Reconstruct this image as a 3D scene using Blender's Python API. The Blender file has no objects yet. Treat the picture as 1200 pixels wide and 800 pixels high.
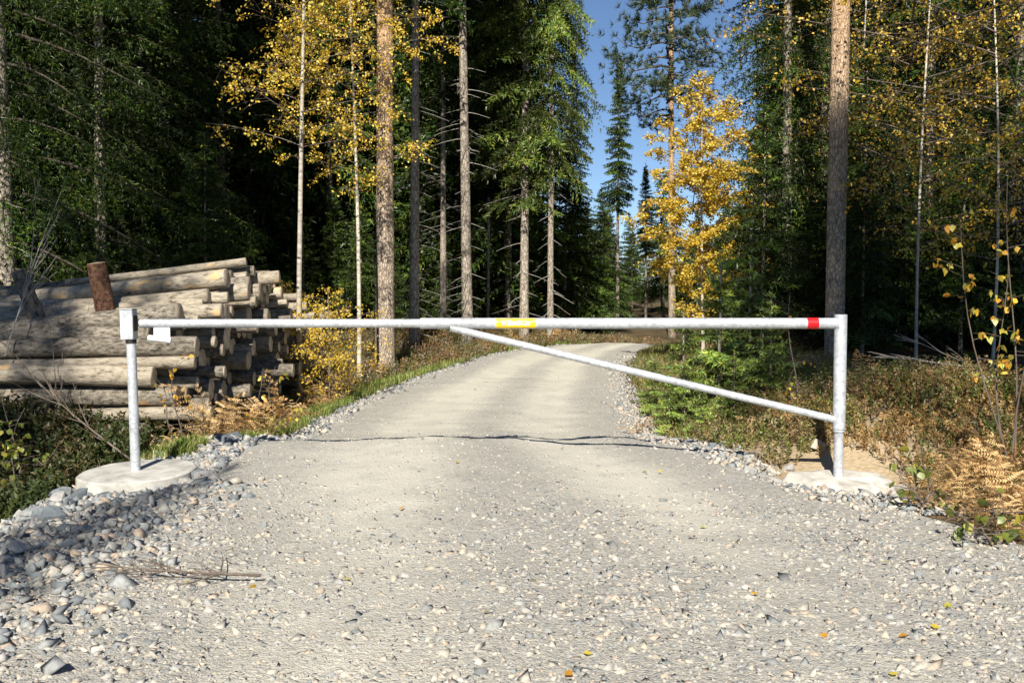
import bpy, bmesh, math, random
import numpy as np
from mathutils import Vector, Matrix

random.seed(11)
RNG = np.random.default_rng(11)
R = math.radians
S = bpy.context.scene
COL = S.collection

# ------------------------------------------------------------------ camera, world, sun
CAM = Vector((0, 0, 1.3))
PITCH = R(2.94)
F = 1200 * 35 / 36
cd = bpy.data.cameras.new("camera"); cam = bpy.data.objects.new("camera", cd); COL.objects.link(cam)
cam.location = CAM; cam.rotation_euler = (R(90) - PITCH, 0, 0)
cd.lens = 35; cd.sensor_width = 36; cd.clip_start = 0.05; cd.clip_end = 2000
S.camera = cam
SUN_EL, SUN_AZ = R(37), R(188)
sdir = Vector((math.sin(SUN_AZ) * math.cos(SUN_EL), math.cos(SUN_AZ) * math.cos(SUN_EL), math.sin(SUN_EL)))
W = bpy.data.worlds.new("World"); S.world = W; W.use_nodes = True
wn = W.node_tree; wn.nodes.clear()
sky = wn.nodes.new("ShaderNodeTexSky"); sky.sky_type = 'NISHITA'; sky.sun_disc = False
sky.sun_elevation = SUN_EL; sky.sun_rotation = SUN_AZ; sky.air_density = 0.7; sky.dust_density = 0.0; sky.ozone_density = 4.0
bg = wn.nodes.new("ShaderNodeBackground"); bg.inputs[1].default_value = 0.06
wo = wn.nodes.new("ShaderNodeOutputWorld")
wn.links.new(sky.outputs[0], bg.inputs[0]); wn.links.new(bg.outputs[0], wo.inputs[0])
sl = bpy.data.lights.new("sun", 'SUN'); sl.energy = 5.0; sl.angle = R(0.5); sl.color = (1.0, 0.94, 0.82)
so = bpy.data.objects.new("sun", sl); COL.objects.link(so); so.rotation_euler = sdir.to_track_quat('Z', 'Y').to_euler()
so.location = (-5, -20, 20)
S.view_settings.view_transform = 'Standard'; S.view_settings.look = 'None'
S.view_settings.exposure = 0.85; S.view_settings.gamma = 1
S.cycles.max_bounces = 6; S.cycles.diffuse_bounces = 3; S.cycles.glossy_bounces = 2
S.cycles.transmission_bounces = 3; S.cycles.transparent_max_bounces = 4
S.cycles.use_denoising = True

# ------------------------------------------------------------------ helpers
def ss(a, b, x):
    t = np.clip((x - a) / (b - a), 0, 1); return t * t * (3 - 2 * t)

def _hash(ix, iy, s):
    n = (ix * 374761393 + iy * 668265263 + s * 1442695041) & 0xffffffff
    n = ((n ^ (n >> 13)) * 1274126177) & 0xffffffff
    return ((n ^ (n >> 16)) & 0xffff) / 65535.0

def vnoise(x, y, s=0):
    x = np.asarray(x, float); y = np.asarray(y, float)
    ix = np.floor(x).astype(np.int64); iy = np.floor(y).astype(np.int64)
    fx = x - ix; fy = y - iy; fx = fx * fx * (3 - 2 * fx); fy = fy * fy * (3 - 2 * fy)
    a = _hash(ix, iy, s); b = _hash(ix + 1, iy, s); c = _hash(ix, iy + 1, s); d = _hash(ix + 1, iy + 1, s)
    return (a * (1 - fx) + b * fx) * (1 - fy) + (c * (1 - fx) + d * fx) * fy - 0.5

_ZY = np.arange(-60, 220, 0.1)
_zt = np.interp(_ZY, [-60, 3, 8.05, 8.5, 9.3, 10.5, 13, 16, 19, 21, 23, 26, 30, 60, 220], [0, 0, .035, .01, -.14, -.25, -.26, -.13, .05, .15, -.01, -.25, -.3, .3, 2])
_k = np.exp(-0.5 * (np.arange(-6, 7) / 2.0) ** 2); _k /= _k.sum()
_zt[6:-6] = np.convolve(_zt, _k, 'valid')
def zr(y): return np.interp(y, _ZY, _zt)
def roadL(y): return np.interp(y, [-60, 3, 6, 7.4, 9, 13, 14, 16, 19.4, 20.6, 22, 26, 30, 36, 45, 70, 220], [-2.6, -2.5, -2.45, -2.4, -2.35, -2.2, -2.0, -1.55, -.3, .7, 2.2, 4.6, 7.6, 12.6, 22.4, 50, 220])
def roadR(y): return np.interp(y, [-60, 3, 4.9, 5.8, 6.7, 7.2, 8.4, 10, 11.7, 15.2, 17.5, 19.7, 23, 26, 30, 36, 45, 70, 220], [2.9, 2.9, 2.55, 2.2, 1.9, 1.7, 1.4, 1.4, 1.5, 1.7, 1.9, 2.45, 4.0, 6.4, 10, 16, 27, 57, 230])

def height(x, y, fine=True):
    x = np.asarray(x, float); y = np.asarray(y, float)
    L, Rr = roadL(y), roadR(y)
    z = zr(y) + 0
    u = np.clip((x - (L + Rr) / 2) / ((Rr - L) / 2), -1, 1)
    z = z + 0.05 * (1 - u * u)
    z = z - 0.02 * np.exp(-((u + .42) / .16) ** 2) - 0.02 * np.exp(-((u - .42) / .16) ** 2)
    dl = L - x; dr = x - Rr
    nf = 1 - ss(7.8, 9.6, y)
    left = nf * (-0.62 * ss(0.1, 1.9, dl) + 0.4 * ss(2.4, 4.6, dl)) + (1 - nf) * (-0.05 * ss(0, .5, dl) + 0.24 * ss(.4, 2.6, dl))
    z = z + np.where(dl > 0, left, 0)
    right = 0.42 * ss(0.35, 2.0, dr) * ss(6.9, 8.8, y) - 0.07 * ss(0.1, .5, dr) * (1 - ss(6.9, 8.0, y)) + 0.1 * ss(.8, 3, dr)
    z = z + np.where(dr > 0, right, 0)
    for fx, fy, tz, rad in ((-2.69, 6.86, -.13, .34), (2.32, 6.85, -.125, .28)):
        w = np.exp(-(((x - fx) ** 2 + (y - fy) ** 2) / rad) ** 2); z = z * (1 - w) + tz * w
    off = ss(0, 0.8, np.maximum(dl, dr))
    z = z + off * (0.16 * vnoise(x * .7, y * .7, 1) + 0.07 * vnoise(x * 2.3, y * 2.3, 2))
    if fine:
        z = z + 0.018 * vnoise(x * 3.1, y * 3.1, 3) + 0.008 * vnoise(x * 9, y * 9, 4) + .03 * np.exp(-((y - 8.3) / .35) ** 2) * (vnoise(x * 4.3, y * 3, 14) + .6 * vnoise(x * 15, y * 12, 15))
    return z
def h1(x, y): return float(height(x, y))

def ray(px, py):
    u = (px - 600) / F; v = (400 - py) / F; c, s = math.cos(PITCH), math.sin(PITCH)
    return Vector((u, c + v * s, -s + v * c))
def at(px, py, Y):                      # the point seen at a pixel of the photograph, at depth Y
    d = ray(px, py); return CAM + d * (Y / d.y)
def ground_at(px, Y):                   # foot point on the ground
    d = ray(px, 340); x = d.x * Y / d.y; return Vector((x, Y, h1(x, Y)))

def link(name, me, parent=None, mats=None, loc=None):
    o = bpy.data.objects.new(name, me); COL.objects.link(o)
    if parent is not None: o.parent = parent
    if mats is not None and me is not None:
        for m in (mats if isinstance(mats, (list, tuple)) else [mats]):
            if m.name not in [k.name for k in me.materials if k]: me.materials.append(m)
    if loc is not None: o.location = loc
    return o
def tag(o, label=None, cat=None, group=None, kind=None):
    if label: o['label'] = label
    if cat: o['category'] = cat
    if group: o['group'] = group
    if kind: o['kind'] = kind
    return o
def empty(name, loc=(0, 0, 0), rz=0, label=None, cat=None, group=None, sc=1.0):
    o = bpy.data.objects.new(name, None); COL.objects.link(o); o.location = loc; o.rotation_euler = (0, 0, rz)
    o.scale = (sc,) * 3 if not isinstance(sc, tuple) else sc; o.empty_display_size = .2
    return tag(o, label, cat, group)

def tri_mesh(name, V, T, smooth=False, tint=None, mi=None):
    """V (n,3), T (m,3) or (m,4) -> mesh; tint per face (m,3 colour) ; mi per face material index"""
    V = np.ascontiguousarray(V, dtype=np.float32); T = np.ascontiguousarray(T, dtype=np.int32)
    me = bpy.data.meshes.new(name); k = T.shape[1]
    me.vertices.add(len(V)); me.vertices.foreach_set("co", V.ravel())
    me.loops.add(T.size); me.loops.foreach_set("vertex_index", T.ravel())
    me.polygons.add(len(T)); me.polygons.foreach_set("loop_start", np.arange(0, T.size, k, dtype=np.int32))
    me.polygons.foreach_set("loop_total", np.full(len(T), k, dtype=np.int32))
    if smooth: me.polygons.foreach_set("use_smooth", np.ones(len(T), dtype=bool))
    if mi is not None: me.polygons.foreach_set("material_index", np.asarray(mi, dtype=np.int32))
    if tint is not None:
        a = me.color_attributes.new("tint", 'FLOAT_COLOR', 'CORNER')
        c = np.ones((len(T), k, 4), dtype=np.float32); c[:, :, :3] = np.asarray(tint, dtype=np.float32)[:, None, :]
        a.data.foreach_set("color", c.ravel())
    me.update(calc_edges=True); me.validate()
    return me

class Geo:
    """collects triangle soups"""
    def __init__(s): s.V = []; s.T = []; s.C = []; s.M = []; s.n = 0
    def add(s, V, T, col=(1, 1, 1), mi=0):
        V = np.asarray(V, float).reshape(-1, 3); T = np.asarray(T, int).reshape(-1, 3)
        s.V.append(V); s.T.append(T + s.n); s.n += len(V)
        c = np.asarray(col, float)
        s.C.append(np.broadcast_to(c, (len(T), 3)) if c.ndim == 1 else c); s.M.append(np.full(len(T), mi))
    def soup(s, P, col=(1, 1, 1), mi=0):     # P (m,3,3)
        P = np.asarray(P, float).reshape(-1, 3); s.add(P, np.arange(len(P)).reshape(-1, 3), col, mi)
    def mesh(s, name, smooth=False):
        return tri_mesh(name, np.concatenate(s.V), np.concatenate(s.T), smooth, np.concatenate(s.C), np.concatenate(s.M))

def frames(P):
    P = np.asarray(P, float); D = np.gradient(P, axis=0); D /= np.linalg.norm(D, axis=1)[:, None] + 1e-9
    ref = np.where(np.abs(D[:, 2:3]) > .95, [[1., 0, 0]], [[0, 0, 1.]])
    A = np.cross(ref, D); A /= np.linalg.norm(A, axis=1)[:, None] + 1e-9
    return D, A, np.cross(D, A)
def tube(P, r, n=6, cap=True, bump=0, rng=RNG):
    P = np.asarray(P, float); r = np.broadcast_to(np.asarray(r, float), (len(P),))
    D, A, B = frames(P)
    a = np.linspace(0, 2 * np.pi, n, endpoint=False)
    rr = r[:, None] * (1 + bump * rng.uniform(-1, 1, (len(P), n)))
    V = P[:, None] + rr[..., None] * (np.cos(a)[None, :, None] * A[:, None] + np.sin(a)[None, :, None] * B[:, None])
    i = np.arange(len(P) - 1)[:, None] * n; j = np.arange(n)[None]; j2 = (j + 1) % n
    q = [(i + j), (i + j2), (i + n + j2), (i + n + j)]
    T = np.concatenate([np.stack([q[0], q[1], q[2]], -1).reshape(-1, 3), np.stack([q[0], q[2], q[3]], -1).reshape(-1, 3)])
    V = V.reshape(-1, 3)
    if cap:
        m = len(V); V = np.vstack([V, P[0], P[-1]]); k = np.arange(n); k2 = (k + 1) % n
        T = np.vstack([T, np.stack([np.full(n, m), k2, k], -1), np.stack([np.full(n, m + 1), m - n + k, m - n + k2], -1)])
    return V, T

def lathe(prof, n=32):
    """closed surface of revolution from (r,z) list, as bmesh-ready arrays"""
    prof = np.asarray(prof, float); a = np.linspace(0, 2 * np.pi, n, endpoint=False)
    V = np.stack([prof[:, 0:1] * np.cos(a), prof[:, 0:1] * np.sin(a), np.broadcast_to(prof[:, 1:2], (len(prof), n))], -1).reshape(-1, 3)
    i = np.arange(len(prof) - 1)[:, None] * n; j = np.arange(n)[None]; j2 = (j + 1) % n
    T = np.concatenate([np.stack([i + j, i + j2, i + n + j2], -1).reshape(-1, 3), np.stack([i + j, i + n + j2, i + n + j], -1).reshape(-1, 3)])
    return V, T

# ------------------------------------------------------------------ materials
def newmat(name):
    m = bpy.data.materials.new(name); m.use_nodes = True; nt = m.node_tree; nt.nodes.clear()
    out = nt.nodes.new("ShaderNodeOutputMaterial"); return m, nt, out
def N(nt, t, **kw):
    n = nt.nodes.new(t)
    for k, v in kw.items():
        if k.startswith('i_'): n.inputs[k[2:].replace('_', ' ')].default_value = v
        else: setattr(n, k, v)
    return n
def ramp(nt, stops, interp='LINEAR'):
    r = nt.nodes.new("ShaderNodeValToRGB"); r.color_ramp.interpolation = interp
    while len(r.color_ramp.elements) < len(stops): r.color_ramp.elements.new(.5)
    for e, (p, c) in zip(r.color_ramp.elements, stops): e.position = p; e.color = (*c, 1)
    return r
def mixrgb(nt, a, b, fac, mode='MIX'):
    m = nt.nodes.new("ShaderNodeMix"); m.data_type = 'RGBA'; m.blend_type = mode
    for sock, v in ((m.inputs['Factor'], fac), (m.inputs['A'], a), (m.inputs['B'], b)):
        if hasattr(v, 'links') or hasattr(v, 'is_linked'): nt.links.new(v, sock)
        elif isinstance(v, tuple): sock.default_value = (*v, 1) if len(v) == 3 else v
        else: sock.default_value = v
    return m.outputs['Result']

def leaf_mat(name, mul=(1, 1, 1), transl=0.35, gloss=0.06, rough=.45):
    m, nt, out = newmat(name); L = nt.links.new
    at_ = N(nt, "ShaderNodeVertexColor", layer_name="tint")
    oi = N(nt, "ShaderNodeObjectInfo")
    mr = N(nt, "ShaderNodeMapRange", i_To_Min=.8, i_To_Max=1.2); L(oi.outputs['Random'], mr.inputs['Value'])
    vm = N(nt, "ShaderNodeVectorMath", operation='SCALE'); L(at_.outputs[0], vm.inputs[0]); L(mr.outputs[0], vm.inputs['Scale'])
    c = mixrgb(nt, vm.outputs[0], mul, 1.0, 'MULTIPLY')
    d = N(nt, "ShaderNodeBsdfDiffuse"); t = N(nt, "ShaderNodeBsdfTranslucent"); g = N(nt, "ShaderNodeBsdfGlossy", i_Roughness=rough)
    L(c, d.inputs[0]); L(c, t.inputs[0])
    m1 = N(nt, "ShaderNodeMixShader", i_Fac=transl); L(d.outputs[0], m1.inputs[1]); L(t.outputs[0], m1.inputs[2])
    m2 = N(nt, "ShaderNodeMixShader", i_Fac=gloss); L(m1.outputs[0], m2.inputs[1]); L(g.outputs[0], m2.inputs[2])
    L(m2.outputs[0], out.inputs[0]); return m

def bark_mat(name, stops, scale=(9, 9, 2.2), bump=.6, dist=.02, patch=None, vor=False, upper=None):
    m, nt, out = newmat(name); L = nt.links.new
    tc = N(nt, "ShaderNodeTexCoord"); mp = N(nt, "ShaderNodeMapping"); mp.inputs['Scale'].default_value = scale
    oi = N(nt, "ShaderNodeObjectInfo"); mul = N(nt, "ShaderNodeMath", operation='MULTIPLY'); mul.inputs[1].default_value = 37
    L(oi.outputs['Random'], mul.inputs[0]); L(mul.outputs[0], mp.inputs['Location'])
    L(tc.outputs['Object'], mp.inputs['Vector'])
    n1 = N(nt, "ShaderNodeTexNoise", i_Scale=1.6, i_Detail=8, i_Roughness=.68); L(mp.outputs[0], n1.inputs['Vector'])
    r = ramp(nt, stops); L(n1.outputs[0], r.inputs[0]); col = r.outputs[0]
    hgt = n1.outputs[0]
    if vor:
        v = N(nt, "ShaderNodeTexVoronoi", i_Scale=1.9, feature='DISTANCE_TO_EDGE'); L(mp.outputs[0], v.inputs['Vector'])
        vr = ramp(nt, [(0, (.42, .4, .4)), (.16, (1, 1, 1))]); L(v.outputs['Distance'], vr.inputs[0])
        col = mixrgb(nt, col, vr.outputs[0], .85, 'MULTIPLY')
        ad = N(nt, "ShaderNodeMath", operation='MULTIPLY_ADD'); L(vr.outputs[0], ad.inputs[0]); ad.inputs[1].default_value = .6; L(n1.outputs[0], ad.inputs[2]); hgt = ad.outputs[0]
    if patch:
        mp2 = N(nt, "ShaderNodeMapping"); mp2.inputs['Scale'].default_value = patch[1]; L(tc.outputs['Object'], mp2.inputs['Vector']); L(mul.outputs[0], mp2.inputs['Location'])
        n2 = N(nt, "ShaderNodeTexNoise", i_Scale=1.0, i_Detail=5, i_Roughness=.6); L(mp2.outputs[0], n2.inputs['Vector'])
        r2 = ramp(nt, [(patch[2], (0, 0, 0)), (patch[2] + .06, (1, 1, 1))]); L(n2.outputs[0], r2.inputs[0])
        col = mixrgb(nt, col, patch[0], r2.outputs[0])
    if upper:
        sx = N(nt, "ShaderNodeSeparateXYZ"); L(tc.outputs['Object'], sx.inputs[0])
        mu = N(nt, "ShaderNodeMapRange", i_From_Min=2.2, i_From_Max=6.5, i_To_Max=.85); L(sx.outputs['Z'], mu.inputs['Value'])
        ur = ramp(nt, [(.35, tuple(q * .55 for q in upper)), (.65, upper)]); L(n1.outputs[0], ur.inputs[0])
        col = mixrgb(nt, col, ur.outputs[0], mu.outputs[0])
    mr = N(nt, "ShaderNodeMapRange", i_To_Min=.82, i_To_Max=1.18); L(oi.outputs['Random'], mr.inputs['Value'])
    vm = N(nt, "ShaderNodeVectorMath", operation='SCALE'); L(col, vm.inputs[0]); L(mr.outputs[0], vm.inputs['Scale'])
    b = N(nt, "ShaderNodeBsdfPrincipled", i_Roughness=.9); b.inputs['Specular IOR Level'].default_value = .2
    L(vm.outputs[0], b.inputs['Base Color'])
    bp = N(nt, "ShaderNodeBump", i_Strength=bump, i_Distance=dist); L(hgt, bp.inputs['Height']); L(bp.outputs[0], b.inputs['Normal'])
    L(b.outputs[0], out.inputs[0]); return m

M = {}
M['needle'] = leaf_mat('spruce_needles', transl=.22, gloss=.03)
M['leaf'] = leaf_mat('birch_leaves', transl=.38, gloss=.05)
M['fern'] = leaf_mat('dry_fern', transl=.3, gloss=.02)
M['grass'] = leaf_mat('grass_blades', transl=.3, gloss=.03)
M['twig'] = bark_mat('twig_bark', [(.3, (.06, .045, .035)), (.7, (.22, .18, .15))], bump=.2)
M['limb'] = bark_mat('spruce_limb_bark', [(.3, (.025, .02, .016)), (.7, (.085, .07, .055))], bump=.2)
M['deadtwig'] = bark_mat('dead_twig_bark', [(.3, (.22, .2, .17)), (.7, (.45, .42, .38))], bump=.2)
M['spruce_bark'] = bark_mat('spruce_bark', [(.32, (.12, .10, .08)), (.5, (.33, .285, .235)), (.68, (.50, .45, .38))], scale=(10, 10, 5), bump=.9, dist=.02, vor=True)
M['pine_bark'] = bark_mat('pine_bark', [(.3, (.14, .11, .09)), (.5, (.37, .30, .23)), (.7, (.54, .45, .35))], scale=(14, 14, 6), bump=1.0, dist=.03, vor=True, upper=(.60, .37, .19))
M['birch_bark'] = bark_mat('birch_bark', [(.3, (.22, .19, .15)), (.52, (.46, .41, .34)), (.8, (.68, .64, .57))], scale=(4, 4, 14), bump=.3, dist=.006, patch=((.05, .04, .035), (5, 5, 12), .62))
M['log_bark'] = bark_mat('log_bark', [(.36, (.045, .04, .034)), (.48, (.165, .143, .115)), (.66, (.31, .275, .225))], scale=(9, 17, 17), bump=1.0, dist=.03, patch=((.42, .27, .14), (3.0, 7, 7), .64))
M['log_pale'] = bark_mat('log_pale_bark', [(.34, (.075, .064, .05)), (.46, (.27, .232, .18)), (.68, (.41, .36, .285))], scale=(7, 16, 16), bump=.9, dist=.02, patch=((.5, .34, .18), (2.6, 6, 6), .6))
M['stake_bark'] = bark_mat('stake_bark', [(.36, (.035, .02, .015)), (.5, (.13, .065, .04)), (.66, (.23, .13, .08))], scale=(14, 14, 14), bump=1, dist=.02)

def cut_mat():
    m, nt, out = newmat('cut_wood'); L = nt.links.new
    tc = N(nt, "ShaderNodeTexCoord"); w = N(nt, "ShaderNodeTexWave", wave_type='RINGS', rings_direction='X', i_Scale=12, i_Distortion=2.5, i_Detail=2)
    L(tc.outputs['Object'], w.inputs['Vector'])
    n = N(nt, "ShaderNodeTexNoise", i_Scale=9, i_Detail=5); L(tc.outputs['Object'], n.inputs['Vector'])
    r = ramp(nt, [(.2, (.46, .37, .27)), (.8, (.64, .54, .41))]); L(w.outputs[0], r.inputs[0])
    r2 = ramp(nt, [(.35, (.42, .4, .38)), (.65, (1, 1, 1))]); L(n.outputs[0], r2.inputs[0])
    c = mixrgb(nt, r.outputs[0], r2.outputs[0], .75, 'MULTIPLY')
    oi = N(nt, "ShaderNodeObjectInfo"); mr = N(nt, "ShaderNodeMapRange", i_To_Min=.65, i_To_Max=1.15); L(oi.outputs['Random'], mr.inputs['Value'])
    vm = N(nt, "ShaderNodeVectorMath", operation='SCALE'); L(c, vm.inputs[0]); L(mr.outputs[0], vm.inputs['Scale'])
    b = N(nt, "ShaderNodeBsdfPrincipled", i_Roughness=.85); L(vm.outputs[0], b.inputs['Base Color']); L(b.outputs[0], out.inputs[0]); return m
M['cut'] = cut_mat()

def galv():
    m, nt, out = newmat('galvanised_steel'); L = nt.links.new
    tc = N(nt, "ShaderNodeTexCoord"); n = N(nt, "ShaderNodeTexNoise", i_Scale=40, i_Detail=6, i_Roughness=.6); L(tc.outputs['Object'], n.inputs['Vector'])
    v = N(nt, "ShaderNodeTexVoronoi", i_Scale=90); L(tc.outputs['Object'], v.inputs['Vector'])
    r = ramp(nt, [(.3, (.42, .45, .49)), (.7, (.64, .665, .70))]); L(n.outputs[0], r.inputs[0])
    r2 = ramp(nt, [(0, (.88, .88, .9)), (1, (1, 1, 1))]); L(v.outputs['Color'], r2.inputs[0])
    c = mixrgb(nt, r.outputs[0], r2.outputs[0], 1.0, 'MULTIPLY')
    n3 = N(nt, "ShaderNodeTexNoise", i_Scale=5, i_Detail=6, i_Roughness=.7); L(tc.outputs['Object'], n3.inputs['Vector'])
    r3 = ramp(nt, [(.32, (.66, .65, .63)), (.58, (1, 1, 1))]); L(n3.outputs[0], r3.inputs[0]); c = mixrgb(nt, c, r3.outputs[0], .9, 'MULTIPLY')
    b = N(nt, "ShaderNodeBsdfPrincipled", i_Metallic=.25, i_Roughness=.5); L(c, b.inputs['Base Color'])
    rr = N(nt, "ShaderNodeMapRange", i_To_Min=.4, i_To_Max=.62); L(n.outputs[0], rr.inputs['Value']); L(rr.outputs[0], b.inputs['Roughness'])
    bp = N(nt, "ShaderNodeBump", i_Strength=.12, i_Distance=.002); L(n.outputs[0], bp.inputs['Height']); L(bp.outputs[0], b.inputs['Normal'])
    L(b.outputs[0], out.inputs[0]); return m
M['galv'] = galv()
def plain(name, col, rough=.5, var=.15, scale=30, spec=.4):
    m, nt, out = newmat(name); L = nt.links.new
    tc = N(nt, "ShaderNodeTexCoord"); n = N(nt, "ShaderNodeTexNoise", i_Scale=scale, i_Detail=4); L(tc.outputs['Object'], n.inputs['Vector'])
    r = ramp(nt, [(.3, tuple(c * (1 - var) for c in col)), (.7, tuple(min(1, c * (1 + var)) for c in col))]); L(n.outputs[0], r.inputs[0])
    b = N(nt, "ShaderNodeBsdfPrincipled", i_Roughness=rough); b.inputs['Specular IOR Level'].default_value = spec
    L(r.outputs[0], b.inputs['Base Color'])
    L(b.outputs[0], out.inputs[0]); return m
M['red'] = plain('red_reflective', (.62, .012, .018), .35)
M['yellow'] = plain('yellow_sticker', (.85, .58, .02), .4, .05)
M['white'] = plain('white_print', (.8, .78, .76), .5, .05)
M['pink'] = plain('pink_print', (.75, .42, .40), .5, .1)
M['black'] = plain('flat_black', (.02, .02, .022), .6)
M['zinc'] = plain('bright_zinc', (.74, .77, .82), .45, .06)

def concrete(name, col):
    m, nt, out = newmat(name); L = nt.links.new
    tc = N(nt, "ShaderNodeTexCoord"); n = N(nt, "ShaderNodeTexNoise", i_Scale=7, i_Detail=9, i_Roughness=.65); L(tc.outputs['Object'], n.inputs['Vector'])
    n2 = N(nt, "ShaderNodeTexNoise", i_Scale=120, i_Detail=3); L(tc.outputs['Object'], n2.inputs['Vector'])
    r = ramp(nt, [(.3, tuple(c * .5 for c in col)), (.55, col), (.75, tuple(min(1, c * 1.12) for c in col))]); L(n.outputs[0], r.inputs[0])
    b = N(nt, "ShaderNodeBsdfPrincipled", i_Roughness=.9); L(r.outputs[0], b.inputs['Base Color'])
    ad = N(nt, "ShaderNodeMath", operation='ADD'); L(n.outputs[0], ad.inputs[0]); L(n2.outputs[0], ad.inputs[1])
    bp = N(nt, "ShaderNodeBump", i_Strength=.5, i_Distance=.006); L(ad.outputs[0], bp.inputs['Height']); L(bp.outputs[0], b.inputs['Normal'])
    L(b.outputs[0], out.inputs[0]); return m
M['concrete'] = concrete('pale_concrete', (.46, .445, .41))
M['plaster'] = concrete('pale_plaster', (.54, .51, .46))

STONE = [(.44, .41, .36), (.30, .315, .325), (.52, .48, .42), (.20, .225, .25), (.47, .38, .30), (.56, .53, .48), (.37, .36, .34), (.14, .16, .18), (.50, .44, .35), (.39, .38, .37)]
def stone_mat(name='grey_stone', order=(0, 6, 1, 3, 5, 9, 7, 4, 6, 1, 3, 2, 8, 1)):                                   # single stones: colour by object, grain by noise
    m, nt, out = newmat(name); L = nt.links.new
    oi = N(nt, "ShaderNodeObjectInfo"); k = len(STONE)
    r = ramp(nt, [(i / len(order), STONE[q]) for i, q in enumerate(order)], 'CONSTANT'); L(oi.outputs['Random'], r.inputs[0])
    tc = N(nt, "ShaderNodeTexCoord"); n = N(nt, "ShaderNodeTexNoise", i_Scale=3.2, i_Detail=9, i_Roughness=.7); L(tc.outputs['Object'], n.inputs['Vector'])
    r2 = ramp(nt, [(.25, (.62, .6, .58)), (.55, (1, 1, 1)), (.75, (1.15, 1.12, 1.08))]); L(n.outputs[0], r2.inputs[0])
    c = mixrgb(nt, r.outputs[0], r2.outputs[0], 1.0, 'MULTIPLY')
    b = N(nt, "ShaderNodeBsdfPrincipled", i_Roughness=.82); L(c, b.inputs['Base Color']); b.inputs['Specular IOR Level'].default_value = .3
    bp = N(nt, "ShaderNodeBump", i_Strength=.5, i_Distance=.05); L(n.outputs[0], bp.inputs['Height']); L(bp.outputs[0], b.inputs['Normal'])
    L(b.outputs[0], out.inputs[0]); return m
M['stone'] = stone_mat()
M['rubble'] = stone_mat('blue_grey_rubble', (3, 1, 7, 6, 3, 0, 1, 3, 9, 7, 1, 2, 3, 6))
def tint_mat(name, rough=.85, bump=.3, scale=40, dist=.01, spec=.25):
    m, nt, out = newmat(name); L = nt.links.new
    a = N(nt, "ShaderNodeVertexColor", layer_name="tint"); tc = N(nt, "ShaderNodeTexCoord")
    n = N(nt, "ShaderNodeTexNoise", i_Scale=scale, i_Detail=5, i_Roughness=.65); L(tc.outputs['Object'], n.inputs['Vector'])
    r2 = ramp(nt, [(.3, (.72, .71, .7)), (.6, (1.05, 1.04, 1.03))]); L(n.outputs[0], r2.inputs[0])
    c = mixrgb(nt, a.outputs[0], r2.outputs[0], 1.0, 'MULTIPLY')
    b = N(nt, "ShaderNodeBsdfPrincipled", i_Roughness=rough); L(c, b.inputs['Base Color']); b.inputs['Specular IOR Level'].default_value = spec
    bp = N(nt, "ShaderNodeBump", i_Strength=bump, i_Distance=dist); L(n.outputs[0], bp.inputs['Height']); L(bp.outputs[0], b.inputs['Normal'])
    L(b.outputs[0], out.inputs[0]); return m
M['gravel_piece'] = tint_mat('gravel_pieces', scale=60)

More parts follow.
